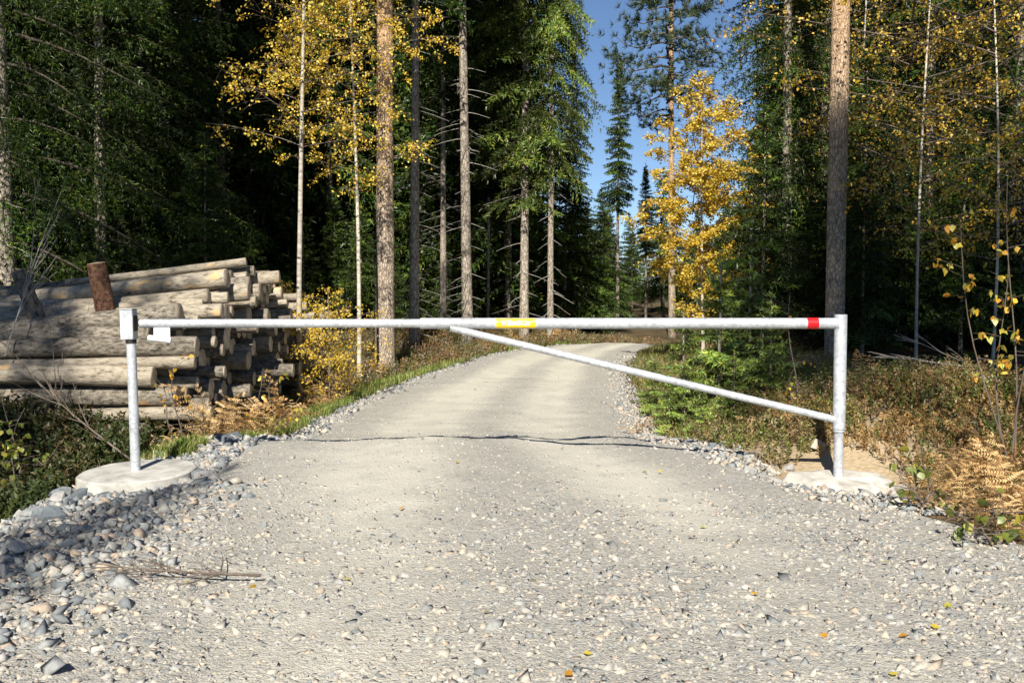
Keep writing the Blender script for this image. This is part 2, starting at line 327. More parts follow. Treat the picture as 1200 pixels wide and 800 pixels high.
def gravel_sheet():
    m, nt, out = newmat('gravel_surface'); L = nt.links.new
    tc = N(nt, "ShaderNodeTexCoord")
    nz = N(nt, "ShaderNodeTexNoise", i_Scale=14, i_Detail=3); L(tc.outputs['Object'], nz.inputs['Vector'])
    wv = mixrgb(nt, tc.outputs['Object'], nz.outputs['Color'], .035)
    v = N(nt, "ShaderNodeTexVoronoi", i_Scale=46); L(wv, v.inputs['Vector'])
    v2 = N(nt, "ShaderNodeTexVoronoi", i_Scale=120); L(wv, v2.inputs['Vector'])
    sp = N(nt, "ShaderNodeSeparateColor"); L(v.outputs['Color'], sp.inputs[0])
    r = ramp(nt, [(0, (.29, .28, .255)), (.2, (.45, .42, .365)), (.4, (.35, .35, .34)), (.58, (.52, .485, .42)), (.72, (.20, .21, .225)), (.86, (.40, .36, .31)), (1, (.50, .485, .45))]); L(sp.outputs[0], r.inputs[0])
    sp2 = N(nt, "ShaderNodeSeparateColor"); L(v2.outputs['Color'], sp2.inputs[0])
    rb = ramp(nt, [(0, (.26, .25, .225)), (.4, (.43, .405, .35)), (.8, (.49, .46, .40)), (1, (.25, .255, .26))]); L(sp2.outputs[0], rb.inputs[0])
    c = mixrgb(nt, r.outputs[0], rb.outputs[0], .5); c = mixrgb(nt, c, (.86, .865, .875), 1.0, 'MULTIPLY')
    a = N(nt, "ShaderNodeVertexColor", layer_name="tint"); spa = N(nt, "ShaderNodeSeparateColor"); L(a.outputs[0], spa.inputs[0])
    n5 = N(nt, "ShaderNodeTexNoise", i_Scale=3, i_Detail=7, i_Roughness=.7); L(tc.outputs['Object'], n5.inputs['Vector'])
    mm = N(nt, "ShaderNodeMath", operation='MULTIPLY'); L(spa.outputs[0], mm.inputs[0]); L(n5.outputs[0], mm.inputs[1])
    rd = ramp(nt, [(.12, (0, 0, 0)), (.5, (.85, .85, .85))]); L(mm.outputs[0], rd.inputs[0])
    c = mixrgb(nt, c, (.53, .505, .435), rd.outputs[0])
    # joints between stones lie lower, by bump only
    b = N(nt, "ShaderNodeBsdfPrincipled", i_Roughness=.92); L(c, b.inputs['Base Color']); b.inputs['Specular IOR Level'].default_value = .15
    ad = N(nt, "ShaderNodeMath", operation='ADD'); L(v.outputs['Distance'], ad.inputs[0]); L(v2.outputs['Distance'], ad.inputs[1])
    iv = N(nt, "ShaderNodeMath", operation='SUBTRACT'); iv.inputs[0].default_value = 1; L(ad.outputs[0], iv.inputs[1])
    bp = N(nt, "ShaderNodeBump", i_Strength=.6, i_Distance=.009); L(iv.outputs[0], bp.inputs['Height']); L(bp.outputs[0], b.inputs['Normal'])
    L(b.outputs[0], out.inputs[0]); return m
M['gravel'] = gravel_sheet()
def ground_mat():
    m, nt, out = newmat('forest_floor'); L = nt.links.new
    tc = N(nt, "ShaderNodeTexCoord")
    n = N(nt, "ShaderNodeTexNoise", i_Scale=2.2, i_Detail=9, i_Roughness=.7); L(tc.outputs['Object'], n.inputs['Vector'])
    n2 = N(nt, "ShaderNodeTexNoise", i_Scale=28, i_Detail=6, i_Roughness=.7); L(tc.outputs['Object'], n2.inputs['Vector'])
    r = ramp(nt, [(.3, (.05, .06, .022)), (.45, (.09, .075, .04)), (.6, (.16, .11, .065)), (.75, (.24, .17, .10))]); L(n.outputs[0], r.inputs[0])
    r2 = ramp(nt, [(.3, (.5, .5, .5)), (.7, (1.3, 1.3, 1.3))]); L(n2.outputs[0], r2.inputs[0])
    c = mixrgb(nt, r.outputs[0], r2.outputs[0], 1.0, 'MULTIPLY')
    a = N(nt, "ShaderNodeVertexColor", layer_name="tint"); spa = N(nt, "ShaderNodeSeparateColor"); L(a.outputs[0], spa.inputs[0])
    rs = ramp(nt, [(.3, (.36, .27, .17)), (.7, (.52, .42, .28))]); L(n2.outputs[0], rs.inputs[0])
    c = mixrgb(nt, c, rs.outputs[0], spa.outputs[0])
    b = N(nt, "ShaderNodeBsdfPrincipled", i_Roughness=.95); L(c, b.inputs['Base Color']); b.inputs['Specular IOR Level'].default_value = .1
    bp = N(nt, "ShaderNodeBump", i_Strength=.9, i_Distance=.03); L(n2.outputs[0], bp.inputs['Height']); L(bp.outputs[0], b.inputs['Normal'])
    L(b.outputs[0], out.inputs[0]); return m
M['ground'] = ground_mat()

# ------------------------------------------------------------------ ground, road, bank
def sheet(name, X, Y, Z, tint=None, smooth=True):
    ny, nx = X.shape; V = np.stack([X, Y, Z], -1).reshape(-1, 3)
    i = np.arange(ny - 1)[:, None] * nx; j = np.arange(nx - 1)[None]
    Q = np.stack([i + j, i + j + 1, i + nx + j + 1, i + nx + j], -1).reshape(-1, 4)
    tf = None
    if tint is not None:
        t = tint.reshape(-1)[Q].mean(1); tf = np.stack([t, t, t], -1)
    return tri_mesh(name, V, Q, smooth, tf)
def bankL(y): return np.interp(y, [-8, 3, 5.8, 7, 7.9, 8.6, 9.4], [-4.2, -4.0, -3.7, -3.45, -3.1, -2.75, -2.36])

xs = np.unique(np.concatenate([np.linspace(-260, -14, 18), np.linspace(-14, 14, 200), np.linspace(14, 260, 18)]))
ys = np.unique(np.concatenate([np.linspace(-120, -4, 20), np.linspace(-4, 30, 210), np.linspace(30, 420, 50)]))
GX, GY = np.meshgrid(xs, ys)
GZ = height(GX, np.clip(GY, -60, 219), False)
inside = ss(0.02, .3, np.minimum(GX - roadL(GY), roadR(GY) - GX)) * (GY < 60)
bank_in = ss(0.05, .35, np.minimum(GX - bankL(GY), roadL(GY) + .4 - GX)) * (GY < 9)
GZ = GZ - 0.09 * np.maximum(inside, bank_in)
dr = GX - roadR(GY)
sand = (ss(0.05, .3, dr) * (1 - ss(1.1, 1.9, dr)) * ss(5.9, 6.6, GY) * (1 - ss(8.0, 9.0, GY)) + .8 * ss(1.2, 1.7, dr) * (1 - ss(2.6, 3.4, dr)) * ss(8.6, 9.4, GY) * (1 - ss(11, 13, GY)))
sand = np.clip(sand + .6 * vnoise(GX * 2, GY * 2, 7) * (sand > .02), 0, 1)
ground = link('ground', sheet('ground', GX, GY, GZ, sand), mats=M['ground']); tag(ground, kind='structure')

yr = np.concatenate([np.arange(-6, 16, .07), np.arange(16, 32, .16), np.arange(32, 70, .6)])
U = np.linspace(0, 1, 58)
RL, RR = roadL(yr)[:, None], roadR(yr)[:, None]
ex = .12 * vnoise(yr * 1.3, yr * 0, 9)[:, None]
RX = RL + ex * 1.0 * (yr[:, None] > 9.3) + (RR - RL + .12 * vnoise(yr * 1.1, yr * 0 + 4, 8)[:, None]) * U[None]
RY = np.broadcast_to(yr[:, None], RX.shape)
RZ = height(RX, RY) + .004
uu = U[None] + .04 * vnoise(RY * .5, RY * 0, 5)
dust = (.12 + .9 * np.exp(-((uu - .36) / .13) ** 2) + .75 * np.exp(-((uu - .70) / .10) ** 2)) * (.6 + .8 * ss(4, 8, RY)) + .5 * vnoise(RX * 1.1, RY * .5, 6)
dust = np.clip(dust * ss(0, .12, np.minimum(U, 1 - U))[None], 0, 1)
road = link('gravel_road', sheet('gravel_road', RX, RY, RZ, dust), mats=M['gravel']); tag(road, kind='structure')
yb = np.arange(-6, 9.4, .07); UB = np.linspace(0, 1, 26)
BX = bankL(yb)[:, None] + (roadL(yb) - bankL(yb))[:, None] * UB[None]; BY = np.broadcast_to(yb[:, None], BX.shape)
BZ = height(BX, BY) + .004 + .03 * vnoise(BX * 6, BY * 6, 12) * ss(0, .3, 1 - UB)[None]
bank = link('stone_bank', sheet('stone_bank', BX, BY, BZ, BX * 0 + .05), mats=M['gravel']); tag(bank, kind='structure')

# ------------------------------------------------------------------ stones
def rock_mesh(name, seed, n=15, flat=.6, mat='stone'):
    rg = np.random.default_rng(seed); bm = bmesh.new()
    p = rg.normal(size=(n, 3)); p /= np.linalg.norm(p, axis=1)[:, None]; p *= rg.uniform(.75, 1.05, (n, 1))
    p *= np.array([1, rg.uniform(.6, .9), rg.uniform(flat * .7, flat * 1.1)])
    for q in p: bm.verts.new(q)
    g = bmesh.ops.convex_hull(bm, input=bm.verts)
    bmesh.ops.delete(bm, geom=[v for v in bm.verts if not v.link_faces], context='VERTS')
    bmesh.ops.bevel(bm, geom=bm.edges[:], offset=.022, segments=1, affect='EDGES', clamp_overlap=True)
    me = bpy.data.meshes.new(name); bm.to_mesh(me); bm.free(); me.materials.append(M[mat]); return me
ROCKS = [rock_mesh('stone', 100 + i, n=9 + i % 6, flat=(.45, .6, .75)[i % 3]) for i in range(14)]
RUBBLE = [rock_mesh('stone', 300 + i, n=13 + i % 6, flat=(.5, .65, .8)[i % 3], mat='rubble') for i in range(14)]
def place_stone(parent, x, y, s, sink=.3, name='stone', kit=None):
    o = bpy.data.objects.new(name, random.choice(kit or ROCKS)); COL.objects.link(o); o.parent = parent
    o.location = (x, y, h1(x, y) + s * .45 - s * sink)
    o.rotation_euler = (random.gauss(0, .35), random.gauss(0, .35), random.uniform(0, 6.3)); o.scale = (s, s * random.uniform(.8, 1.1), s)
    return o
FOOT_L = Vector((-2.665, 7.03)); FOOT_R = Vector((2.33, 7.03))
def poisson(n, gen, rad, tries=40):
    pts = []; k = 0
    while len(pts) < n and k < n * tries:
        k += 1; x, y, s = gen()
        if all((x - a) ** 2 + (y - b) ** 2 > ((s + c) * rad) ** 2 for a, b, c in pts): pts.append((x, y, s))
    return pts
def gen_bank():
    y = random.uniform(3.6, 8.9); L, B = float(roadL(y)), float(bankL(y))
    t = random.betavariate(1.4, 1.3); x = L + .35 - t * (L + .35 - B)
    s = random.choice([.03, .035, .04, .05, .06, .075, .095]) * (1 + .55 * t)
    if (Vector((x, y)) - FOOT_L).length < .44 + s * .6: s = .03; x = L + .3
    return x, y, s
for x, y, s in poisson(270, gen_bank, .75): place_stone(bank, x, y, s, kit=RUBBLE)
for k in range(17):                              # ring of stones heaped against the footing
    a = R(185 + k * 10.5); place_stone(bank, FOOT_L.x + .5 * math.cos(a) * random.uniform(.95, 1.1), FOOT_L.y + .5 * math.sin(a) * random.uniform(.95, 1.1), random.uniform(.06, .11), .1, kit=RUBBLE)
def gen_edge():
    if random.random() < .55:
        y = random.uniform(6.2, 11); x = float(roadR(y)) + random.gauss(.12, .13); s = random.choice([.03, .04, .05, .07, .09])
    else:
        y = random.uniform(8, 17); x = float(roadL(y)) + random.gauss(-.02, .14); s = random.choice([.025, .03, .04, .055])
    return x, y, s
for x, y, s in poisson(130, gen_edge, .8): place_stone(road, x, y, s)
def gen_in():
    y = random.uniform(3.1, 5.2); return random.uniform(-2.4, 2.4), y, random.choice([.018, .02, .024, .03])
for x, y, s in poisson(40, gen_in, 1.2): place_stone(road, x, y, s, .42)
def gen_spill():
    y = random.uniform(3.2, 6.4); return float(roadL(y)) + .2 + abs(random.gauss(0, .42)), y, random.choice([.018, .022, .026, .032, .042])
for x, y, s in poisson(105, gen_spill, .9): place_stone(road, x, y, s, .36, kit=RUBBLE if random.random() < .5 else ROCKS)
for px, Y, s in [(948, 6.55, .085), (968, 6.35, .1), (1030, 6.75, .14), (1045, 6.9, .1), (905, 6.75, .09), (1005, 6.4, .07), (880, 6.9, .08), (930, 7.4, .13), (1062, 6.5, .09), (1020, 6.45, .06), (960, 7.7, .1)]:
    place_stone(road, (px - 600) / F * Y, Y, s, .28)

def gravel_field(name, parent, X, Y, s, seed, cmix=.7, sink=.25, pal=None):
    rg = np.random.default_rng(seed); n = len(X)
    octa = np.array([[1, 0, 0], [-1, 0, 0], [0, 1, 0], [0, -1, 0], [0, 0, 1], [0, 0, -1]], float)
    T0 = np.array([[0, 2, 4], [2, 1, 4], [1, 3, 4], [3, 0, 4], [2, 0, 5], [1, 2, 5], [3, 1, 5], [0, 3, 5]])
    V = octa[None] + rg.uniform(-.48, .48, (n, 6, 3))
    V *= np.stack([rg.uniform(.8, 1.35, n), rg.uniform(.6, 1, n), rg.uniform(.35, .75, n)], -1)[:, None]
    q = rg.normal(size=(n, 4)) * np.array([1, .22, .22, 1]); q /= np.linalg.norm(q, axis=1)[:, None]
    w, x, y, z = q.T
    Rm = np.stack([np.stack([1 - 2 * (y * y + z * z), 2 * (x * y - z * w), 2 * (x * z + y * w)], -1),
                   np.stack([2 * (x * y + z * w), 1 - 2 * (x * x + z * z), 2 * (y * z - x * w)], -1),
                   np.stack([2 * (x * z - y * w), 2 * (y * z + x * w), 1 - 2 * (x * x + y * y)], -1)], 1)
    V = np.einsum('nij,nkj->nki', Rm, V) * s[:, None, None]
    Z = height(X, Y) + s * (.4 - sink)
    V += np.stack([X, Y, Z], -1)[:, None]
    T = (T0[None] + (np.arange(n) * 6)[:, None, None]).reshape(-1, 3)
    pal = np.array(STONE)[pal or list(range(10))]; c = pal[rg.integers(0, len(pal), n)] * rg.uniform(.78, 1.08, (n, 1))
    c = c * cmix + (1 - cmix) * np.array([.37, .35, .31])
    me = tri_mesh(name, V.reshape(-1, 3), T, False, np.repeat(c, 8, 0))
    o = link(name, me, parent, M['gravel_piece']); tag(o, kind='stuff'); return o
def samp(n, y0, y1, pw, fx, seed):
    rg = np.random.default_rng(seed); u = rg.random(n)
    Y = (y0 ** (1 - pw) + u * (y1 ** (1 - pw) - y0 ** (1 - pw))) ** (1 / (1 - pw))
    X = fx(Y, rg); return X, Y, rg
X, Y, rg = samp(150000, 2.7, 21, 1.8, lambda Y, rg: roadL(Y) - .05 + (roadR(Y) - roadL(Y) + .1) * rg.random(len(Y)), 31)
u = (X - roadL(Y)) / (roadR(Y) - roadL(Y))
dn = .75 * np.exp(-((u - .36) / .13) ** 2) + .6 * np.exp(-((u - .70) / .1) ** 2) + .25 * ss(4, 8, Y)
keep = rg.random(len(X)) > np.clip(dn * .75 + .35 * vnoise(X * 1.5, Y * 1.5, 21), 0, .85)
X, Y = X[keep], Y[keep]
s = np.exp(rg.normal(-4.55, .45, len(X))).clip(.005, .034)
gravel_field('gravel', road, X, Y, s * (.7 + .3 * np.clip(6.5 - Y, 0, 1)), 33, .75, .5, [0, 1, 3, 6, 9, 4, 8, 1, 0, 2, 7])
X, Y, rg = samp(20000, 2.8, 9.2, 1.5, lambda Y, rg: bankL(Y) + (roadL(Y) + .3 + .7 * rg.random(len(Y)) ** 2 * (Y < 6.5) - bankL(Y)) * rg.random(len(Y)), 41)
ok = np.hypot(X - FOOT_L.x, Y - FOOT_L.y) > .42
X, Y = X[ok], Y[ok]; s = np.exp(rg.normal(-4.0, .5, len(X))).clip(.008, .05)
gravel_field('gravel', bank, X, Y, s, 43, .9, .12, [1, 3, 7, 6, 3, 0, 1, 4, 9])
X, Y, rg = samp(3200, 8, 21, 1.2, lambda Y, rg: roadL(Y) + rg.normal(.02, .12, len(Y)), 51)
s = np.exp(rg.normal(-4.1, .5, len(X))).clip(.008, .045)
gravel_field('gravel', road, X, Y, s, 53, .85, .15, [1, 3, 0, 6, 9, 7])
X, Y, rg = samp(5200, 5.6, 19, 1.3, lambda Y, rg: roadR(Y) + rg.normal(.04, .15, len(Y)), 47)
k = np.hypot(X - FOOT_R.x, Y - FOOT_R.y) > .42; X, Y = X[k], Y[k]
s = np.exp(rg.normal(-4.2, .5, len(X))).clip(.008, .04)
gravel_field('gravel', road, X, Y, s, 49, .85, .1, [1, 3, 0, 6, 9, 4, 2])

# ------------------------------------------------------------------ barrier
YB = 7.03
def zpx(py): return at(600, py, YB).z
def xpx(px, py): return at(px, py, YB).x
def solid(name, parent, arrs, mat, smooth=True, loc=None, mats=None):
    g = Geo()
    for a in arrs: g.add(*a)
    me = g.mesh(name, False); 
    if smooth:
        me.polygons.foreach_set("use_smooth", np.ones(len(me.polygons), bool))
        me.set_sharp_from_angle(angle=R(40))
    return link(name, me, parent, mats or mat, loc)
def cyl(p, q, r, n=24): return tube([p, tuple(np.array(p) * .5 + np.array(q) * .5), q], r, n)
def box_mesh(name, size, bev=.004):
    bm = bmesh.new(); bmesh.ops.create_cube(bm, size=1); bmesh.ops.scale(bm, vec=size, verts=bm.verts)
    if bev: bmesh.ops.bevel(bm, geom=bm.edges[:], offset=bev, segments=2, affect='EDGES')
    me = bpy.data.meshes.new(name); bm.to_mesh(me); bm.free(); return me

zA = zpx(378.8)
xL, xR = xpx(155, 380), xpx(984.2, 440)
# fixed post with box head that receives the arm
zf_l = h1(FOOT_L.x, FOOT_L.y) 
zfl = zpx(551)
lp = empty('lock_post', (xpx(159, 550), YB, zfl), 0, 'grey steel post with square box head standing on the round concrete footing', 'post')
lp.rotation_euler = (0, R(-.9), 0)
zt, zb = zpx(362.5) - zfl, zpx(397.5) - zfl
solid('pole', lp, [cyl((0, 0, -.25), (0, 0, zb + .02), .0335)], M['galv'])
bx = link('box_head', box_mesh('box_head', (.088, .10, zt - zb)), lp, M['galv'], (-.012, 0, (zt + zb) / 2))
solid('gap_ring', lp, [cyl((0, 0, zb - .028), (0, 0, zb - .001), .037)], M['black'])  # black ring filling the dark gap below the box head
pl = link('end_cap', box_mesh('end_cap', (.094, .106, .006), .002), lp, M['galv'], (-.012, 0, zt + .003))
sl_ = link('slot_plate', box_mesh('slot_plate', (.006, .08, .11), .002), lp, M['black'], (.035, 0, zA - zfl))

br = empty('barrier_gate', (xR, YB, 0), 0, 'galvanised steel swing barrier arm with diagonal brace, yellow sticker and red band', 'barrier')
def lx(px, py=379): return xpx(px, py) - xR
x0, xm, x1 = lx(166), lx(496), lx(979)
solid('arm', br, [cyl((xm - .02, 0, zA), (x1, 0, zA), .0385)], M['galv'])
solid('arm_extension', br, [cyl((x0 - .01, 0, zA), (xm + .05, 0, zA), .0305)], M['galv'])
b0 = (lx(528, 383), -.012, zpx(384)); b1 = (lx(979, 491), 0, zpx(491.5))
solid('brace', br, [cyl(b0, b1, .0255)], M['galv'])
solid('hinge_sleeve', br, [tube([(0, 0, zpx(502.5)), (0, 0, zpx(440)), (0, 0, zpx(368.5) - .003), (0, 0, zpx(368.5))], [.044, .044, .044, .041], 28)], M['galv'])
solid('weld_seam', br, [tube([(x1 - .005, 0, zA), (x1 + .012, 0, zA)], [.0395, .05], 22), ], M['galv'])
solid('weld_seam', br, [tube([(b1[0] - .01, 0, b1[2] + .002), (b1[0] + .012, 0, b1[2] - .002)], [.027, .034], 18)], M['galv'])
solid('reflective_band', br, [cyl((lx(945), 0, zA), (lx(958.2), 0, zA), .0398)], M['red'])
def arc_patch(xa, xb, a0, a1, r, n=8):
    a = np.linspace(R(a0), R(a1), n); V = []; T = []
    for x in (xa, xb):
        for t in a: V.append((x, -r * math.cos(t), zA + r * math.sin(t)))
    for i in range(n - 1): T += [(i, n + i, n + i + 1), (i, n + i + 1, i + 1)]
    return np.array(V), np.array(T)
stk = solid('sticker', br, [arc_patch(lx(581.5), lx(628), -60, 62, .0392, 12)], M['yellow'])
rgp = np.random.default_rng(5); pr = []; pk = []
for row, (a0, a1) in enumerate([(-18, -2), (2, 18)]):
    x = lx(594)
    while x < lx(621):
        w = rgp.uniform(.006, .02)
        if rgp.random() < .85: pr.append(arc_patch(x, x + w, a0 + rgp.uniform(-3, 3), a1 + rgp.uniform(-3, 3), .0396, 5))
        x += w + rgp.uniform(.002, .006)
x = lx(584)
while x < lx(626):
    w = rgp.uniform(.006, .016)
    if rgp.random() < .4: pr.append(arc_patch(x, x + w, 30, 36, .0396, 3))
    x += w + .004
pk = [arc_patch(lx(588), lx(592.5), -22, 14, .0396, 5)]
tag(solid('printing', stk, pr, M['white']), kind='stuff'); solid('emblem', stk, pk, M['pink'])
# lock bracket hanging under the arm beside the box head
lk = link('lock_plate', box_mesh('lock_plate', (lx(200) - lx(181), .012, .075), .002), br, M['zinc'], ((lx(200) + lx(181)) / 2, -.015, zA - .068))
solid('lock_tube', br, [cyl((lx(175.5), -.03, zpx(395.5)), (lx(202), -.03, zpx(398.5)), .021)], M['zinc'])
rp = empty('hinge_post', (xR, YB, zpx(558)), 0, 'slim steel post inside the barrier hinge sleeve at the right of the road', 'post')
solid('pole', rp, [cyl((0, 0, -.22), (0, 0, zpx(490) - zpx(558)), .0335)], M['galv'])
solid('stop_ring', rp, [cyl((0, 0, zpx(505.5) - zpx(558)), (0, 0, zpx(503) - zpx(558)), .042)], M['galv'])

# concrete footings
def footing(name, loc, prof, mat, label, tilt=(0, 0), jit=0, seed=0, sc=(1, 1, 1)):
    V, T = lathe(prof, 44); rg = np.random.default_rng(seed)
    ang = np.arctan2(V[:, 1], V[:, 0]); rr = 1 + jit * (vnoise(np.cos(ang) * 2 + 5, np.sin(ang) * 2 + 5, seed) + .5 * vnoise(np.cos(ang) * 6 + 5, np.sin(ang) * 6 + V[:, 2] * 20, seed + 1))
    V[:, 0] *= rr; V[:, 1] *= rr
    if jit: V[:, 2] += jit * .25 * vnoise(V[:, 0] * 7, V[:, 1] * 7, seed + 2)
    me = tri_mesh(name, V * np.array(sc), T, True); me.set_sharp_from_angle(angle=R(35))
    o = link(name, me, None, mat, loc); o.rotation_euler = (tilt[0], tilt[1], 0); return tag(o, label, 'footing')
footing('concrete_footing', (FOOT_L.x + .0, YB, zfl), [(0, .0), (.25, .001), (.391, -.001), (.402, -.009), (.406, -.06), (.41, -.32), (0, -.32)], M['concrete'], 'round pale concrete footing under the left box headed post', (R(2), R(-1.6)), .03, 3)
footing('concrete_footing', (FOOT_R.x - .02, YB - .03, zpx(556)), [(0, .0), (.24, -.008), (.34, -.02), (.375, -.045), (.40, -.3), (0, -.3)], M['plaster'], 'lumpy whitish concrete footing around the base of the right hinge post', (R(1), 0), .22, 8, (1, .75, 1))

# ------------------------------------------------------------------ tree building blocks
GREENS = np.array([(.06, .11, .014), (.035, .075, .012), (.095, .145, .018), (.04, .085, .02), (.075, .10, .014)]) * .72
def blades(P, D, nb, bl, w, rg, spread=.65, cols=GREENS, cj=.25, fold=0):
    """needle blades round points P (n,3) along directions D"""
    n = len(P); Pn = np.repeat(P, nb, 0); Dn = np.repeat(D, nb, 0)
    Rn = rg.normal(size=(n * nb, 3)); Rn -= (Rn * Dn).sum(1, keepdims=True) * Dn; Rn /= np.linalg.norm(Rn, axis=1)[:, None] + 1e-9
    B = Dn * .75 + Rn * spread; B /= np.linalg.norm(B, axis=1)[:, None]
    L = bl * rg.uniform(.6, 1.3, (n * nb, 1))
    side = np.cross(B, rg.normal(size=(n * nb, 3))); side /= np.linalg.norm(side, axis=1)[:, None] + 1e-9
    tri = np.stack([Pn - side * w, Pn + side * w, Pn + B * L], 1)
    c = cols[rg.integers(0, len(cols), n)] * rg.uniform(1 - cj, 1 + cj, (n, 1)); return tri, np.repeat(c, nb, 0)

def spruce_branch(L, elev, droop, hang, rg, sp=.10, seg=.085, nb=3, bl=.1, w=.014, wid=.42, cols=GREENS):
    n = max(4, int(L / sp)); t = np.linspace(.1, 1, n)
    ax = np.stack([L * t * math.cos(elev), 0.06 * L * np.sin(t * 3 + rg.uniform(0, 6)) * t, L * (t * math.sin(elev) - droop * t * t + .25 * droop * t ** 4)], -1)
    P = []; D = []
    lt = L * wid * np.sin(np.clip(t * 1.05 + .05, 0, 1.1) * 2.75).clip(.12) * rg.uniform(.6, 1.2, n)
    for side in (-1, 1):
        a = R(58) + rg.normal(0, .2, n)
        d = np.stack([np.cos(a), side * np.sin(a), -hang * rg.uniform(.5, 1.5, n)], -1); d /= np.linalg.norm(d, axis=1)[:, None]
        kmax = max(2, int(lt.max() / seg))
        sarr = (np.arange(kmax) + .5) * seg
        Q = ax[:, None] + d[:, None] * sarr[None, :, None]
        Q[..., 2] -= hang * 1.0 * sarr[None] ** 2
        msk = sarr[None] < lt[:, None]
        dd = np.broadcast_to(d[:, None], Q.shape).copy(); dd[..., 2] -= 2 * hang * sarr[None]; dd /= np.linalg.norm(dd, axis=2)[..., None]
        P.append(Q[msk]); D.append(dd[msk])
    da = np.gradient(ax, axis=0); da /= np.linalg.norm(da, axis=1)[:, None]; P.append(ax); D.append(da)
    P = np.concatenate(P); D = np.concatenate(D)
    tri, c = blades(P, D, nb, bl, w, rg, cols=cols)
    return tri, c, ax
def rotz(P, a):
    c, s = math.cos(a), math.sin(a); Q = P.copy(); Q[..., 0] = P[..., 0] * c - P[..., 1] * s; Q[..., 1] = P[..., 0] * s + P[..., 1] * c; return Q

def trunk_mesh(name, H, r0, r1=.02, bend=.02, n=12, seg=26, seed=0, flare=1.35, top=None):
    rg = np.random.default_rng(seed); z = np.linspace(-.4, H, seg)
    ph = rg.uniform(0, 6, 2); P = np.stack([bend * H * .3 * np.sin(z / H * 3 + ph[0]) - bend * H * .3 * math.sin(ph[0]), bend * H * .3 * np.sin(z / H * 2.5 + ph[1]) - bend * H * .3 * math.sin(ph[1]), z], -1)
    r = r0 + (r1 - r0) * np.clip(z / H, 0, 1) ** .9; r = r * (1 + (flare - 1) * np.exp(-np.clip(z, 0, 9) / .22))
    V, T = tube(P, r, n, True, .05, rg)
    return tri_mesh(name, V, T, True), P
def interp_axis(P, z): return np.array([np.interp(z, P[:, 2], P[:, 0]), np.interp(z, P[:, 2], P[:, 1]), z])

def dead_twigs(g, P, z0, z1, n, L, rg, mi=0):
    for _ in range(n):
        z = rg.uniform(z0, z1); b = interp_axis(P, z); a = rg.uniform(0, 6.3); l = L * rg.uniform(.35, 1.1)
        t = np.linspace(0, 1, 5); q = np.stack([l * t, .08 * l * np.sin(4 * t + a), -l * (.1 * t + .28 * t * t) + .1 * l * t ** 3], -1)
        g.add(*tube(rotz(q, a) + b, np.linspace(.011, .003, 5), 3, False), mi=mi)
        for k in range(rg.integers(1, 4)):
            s = rg.uniform(.3, .9); p = np.array([np.interp(s, t, q[:, i]) for i in range(3)]); ll = l * rg.uniform(.15, .35)
            qq = np.stack([p, p + np.array([ll * .6, rg.choice([-1, 1]) * ll * .6, -ll * .25])]); g.add(*tube(rotz(qq, a) + b, [.005, .002], 3, False), mi=mi)

PROTO = {}
def make_spruce(key, H, base, rad, r0, seed, dens=1.0, dead=0, twl=1.0, taper=1.0, bl=.1, w=.014, nb=3, seg=.085, sp=.1, hang=.55, droop=.5, zmax=None, bend=.012, cols=GREENS):
    rg = np.random.default_rng(seed)
    tm, P = trunk_mesh('trunk', H, r0, .012, bend, 12, 30, seed); tm.materials.append(M['spruce_bark'])
    g = Geo(); z = base
    while z < H - .1:
        f = (H - z) / (H - base)
        Lb = rad * (f ** taper * .95 + .05) * (.65 + .35 * ss(0, .12, 1 - f))
        if rg.random() < .97:
            n = max(3, int(rg.integers(4, 7) * dens))
            a0 = rg.uniform(0, 6.3)
            for k in range(n):
                L = Lb * rg.uniform(.62, 1.12)
                el = R(35) * (1 - f) ** 1.5 - R(6) + rg.normal(0, .08)
                tri, c, ax = spruce_branch(L, el, droop * f ** .5 * rg.uniform(.7, 1.2), hang * (.35 + .65 * f), rg, sp, seg, nb, bl, w, cols=cols)
                a = a0 + 6.283 * k / n + rg.normal(0, .25); b = interp_axis(P, z + rg.normal(0, .08)); c = c * rg.choice([.4, .6, .8, 1.1, 1.5, 2.0])
                g.soup(rotz(tri, a) + b, c)
                g.add(*tube(rotz(ax[::max(1, len(ax) // 5)], a) + b, np.linspace(.006 + .009 * L, .003, len(ax[::max(1, len(ax) // 5)])), 3, False), mi=1)
        z += (.14 + .26 * f) * rg.uniform(.7, 1.3) / dens ** .5 * (rad / 1.7) ** .4
    tri, c = blades(np.array([[0, 0, zz] for zz in np.linspace(H - .5, H + .1, 9)]) + np.array([P[-1, 0], P[-1, 1], 0]), np.tile([[0, 0, 1.]], (9, 1)), 6, bl, w, rg, cols=cols); g.soup(tri, c)
    cm = g.mesh('crown'); cm.materials.append(M['needle']); cm.materials.append(M['limb'])
    parts = [('trunk', tm), ('crown', cm)]
    if dead:
        d = Geo(); dead_twigs(d, P, .5, base + (H - base) * .12, dead, twl, rg); dm = d.mesh('dead_branches'); dm.materials.append(M['deadtwig']); parts.append(('dead_branches', dm))
    PROTO[key] = parts
def plant_tree(name, key, loc, rz=None, sc=1.0, label=None, cat='tree', group=None):
    e = empty(name, loc, random.uniform(0, 6.28) if rz is None else rz, label, cat, group, sc)
    for pn, me in PROTO[key]:
        o = bpy.data.objects.new(pn, me); COL.objects.link(o); o.parent = e
        if pn == 'dead_branches': o['kind'] = 'stuff'
    return e

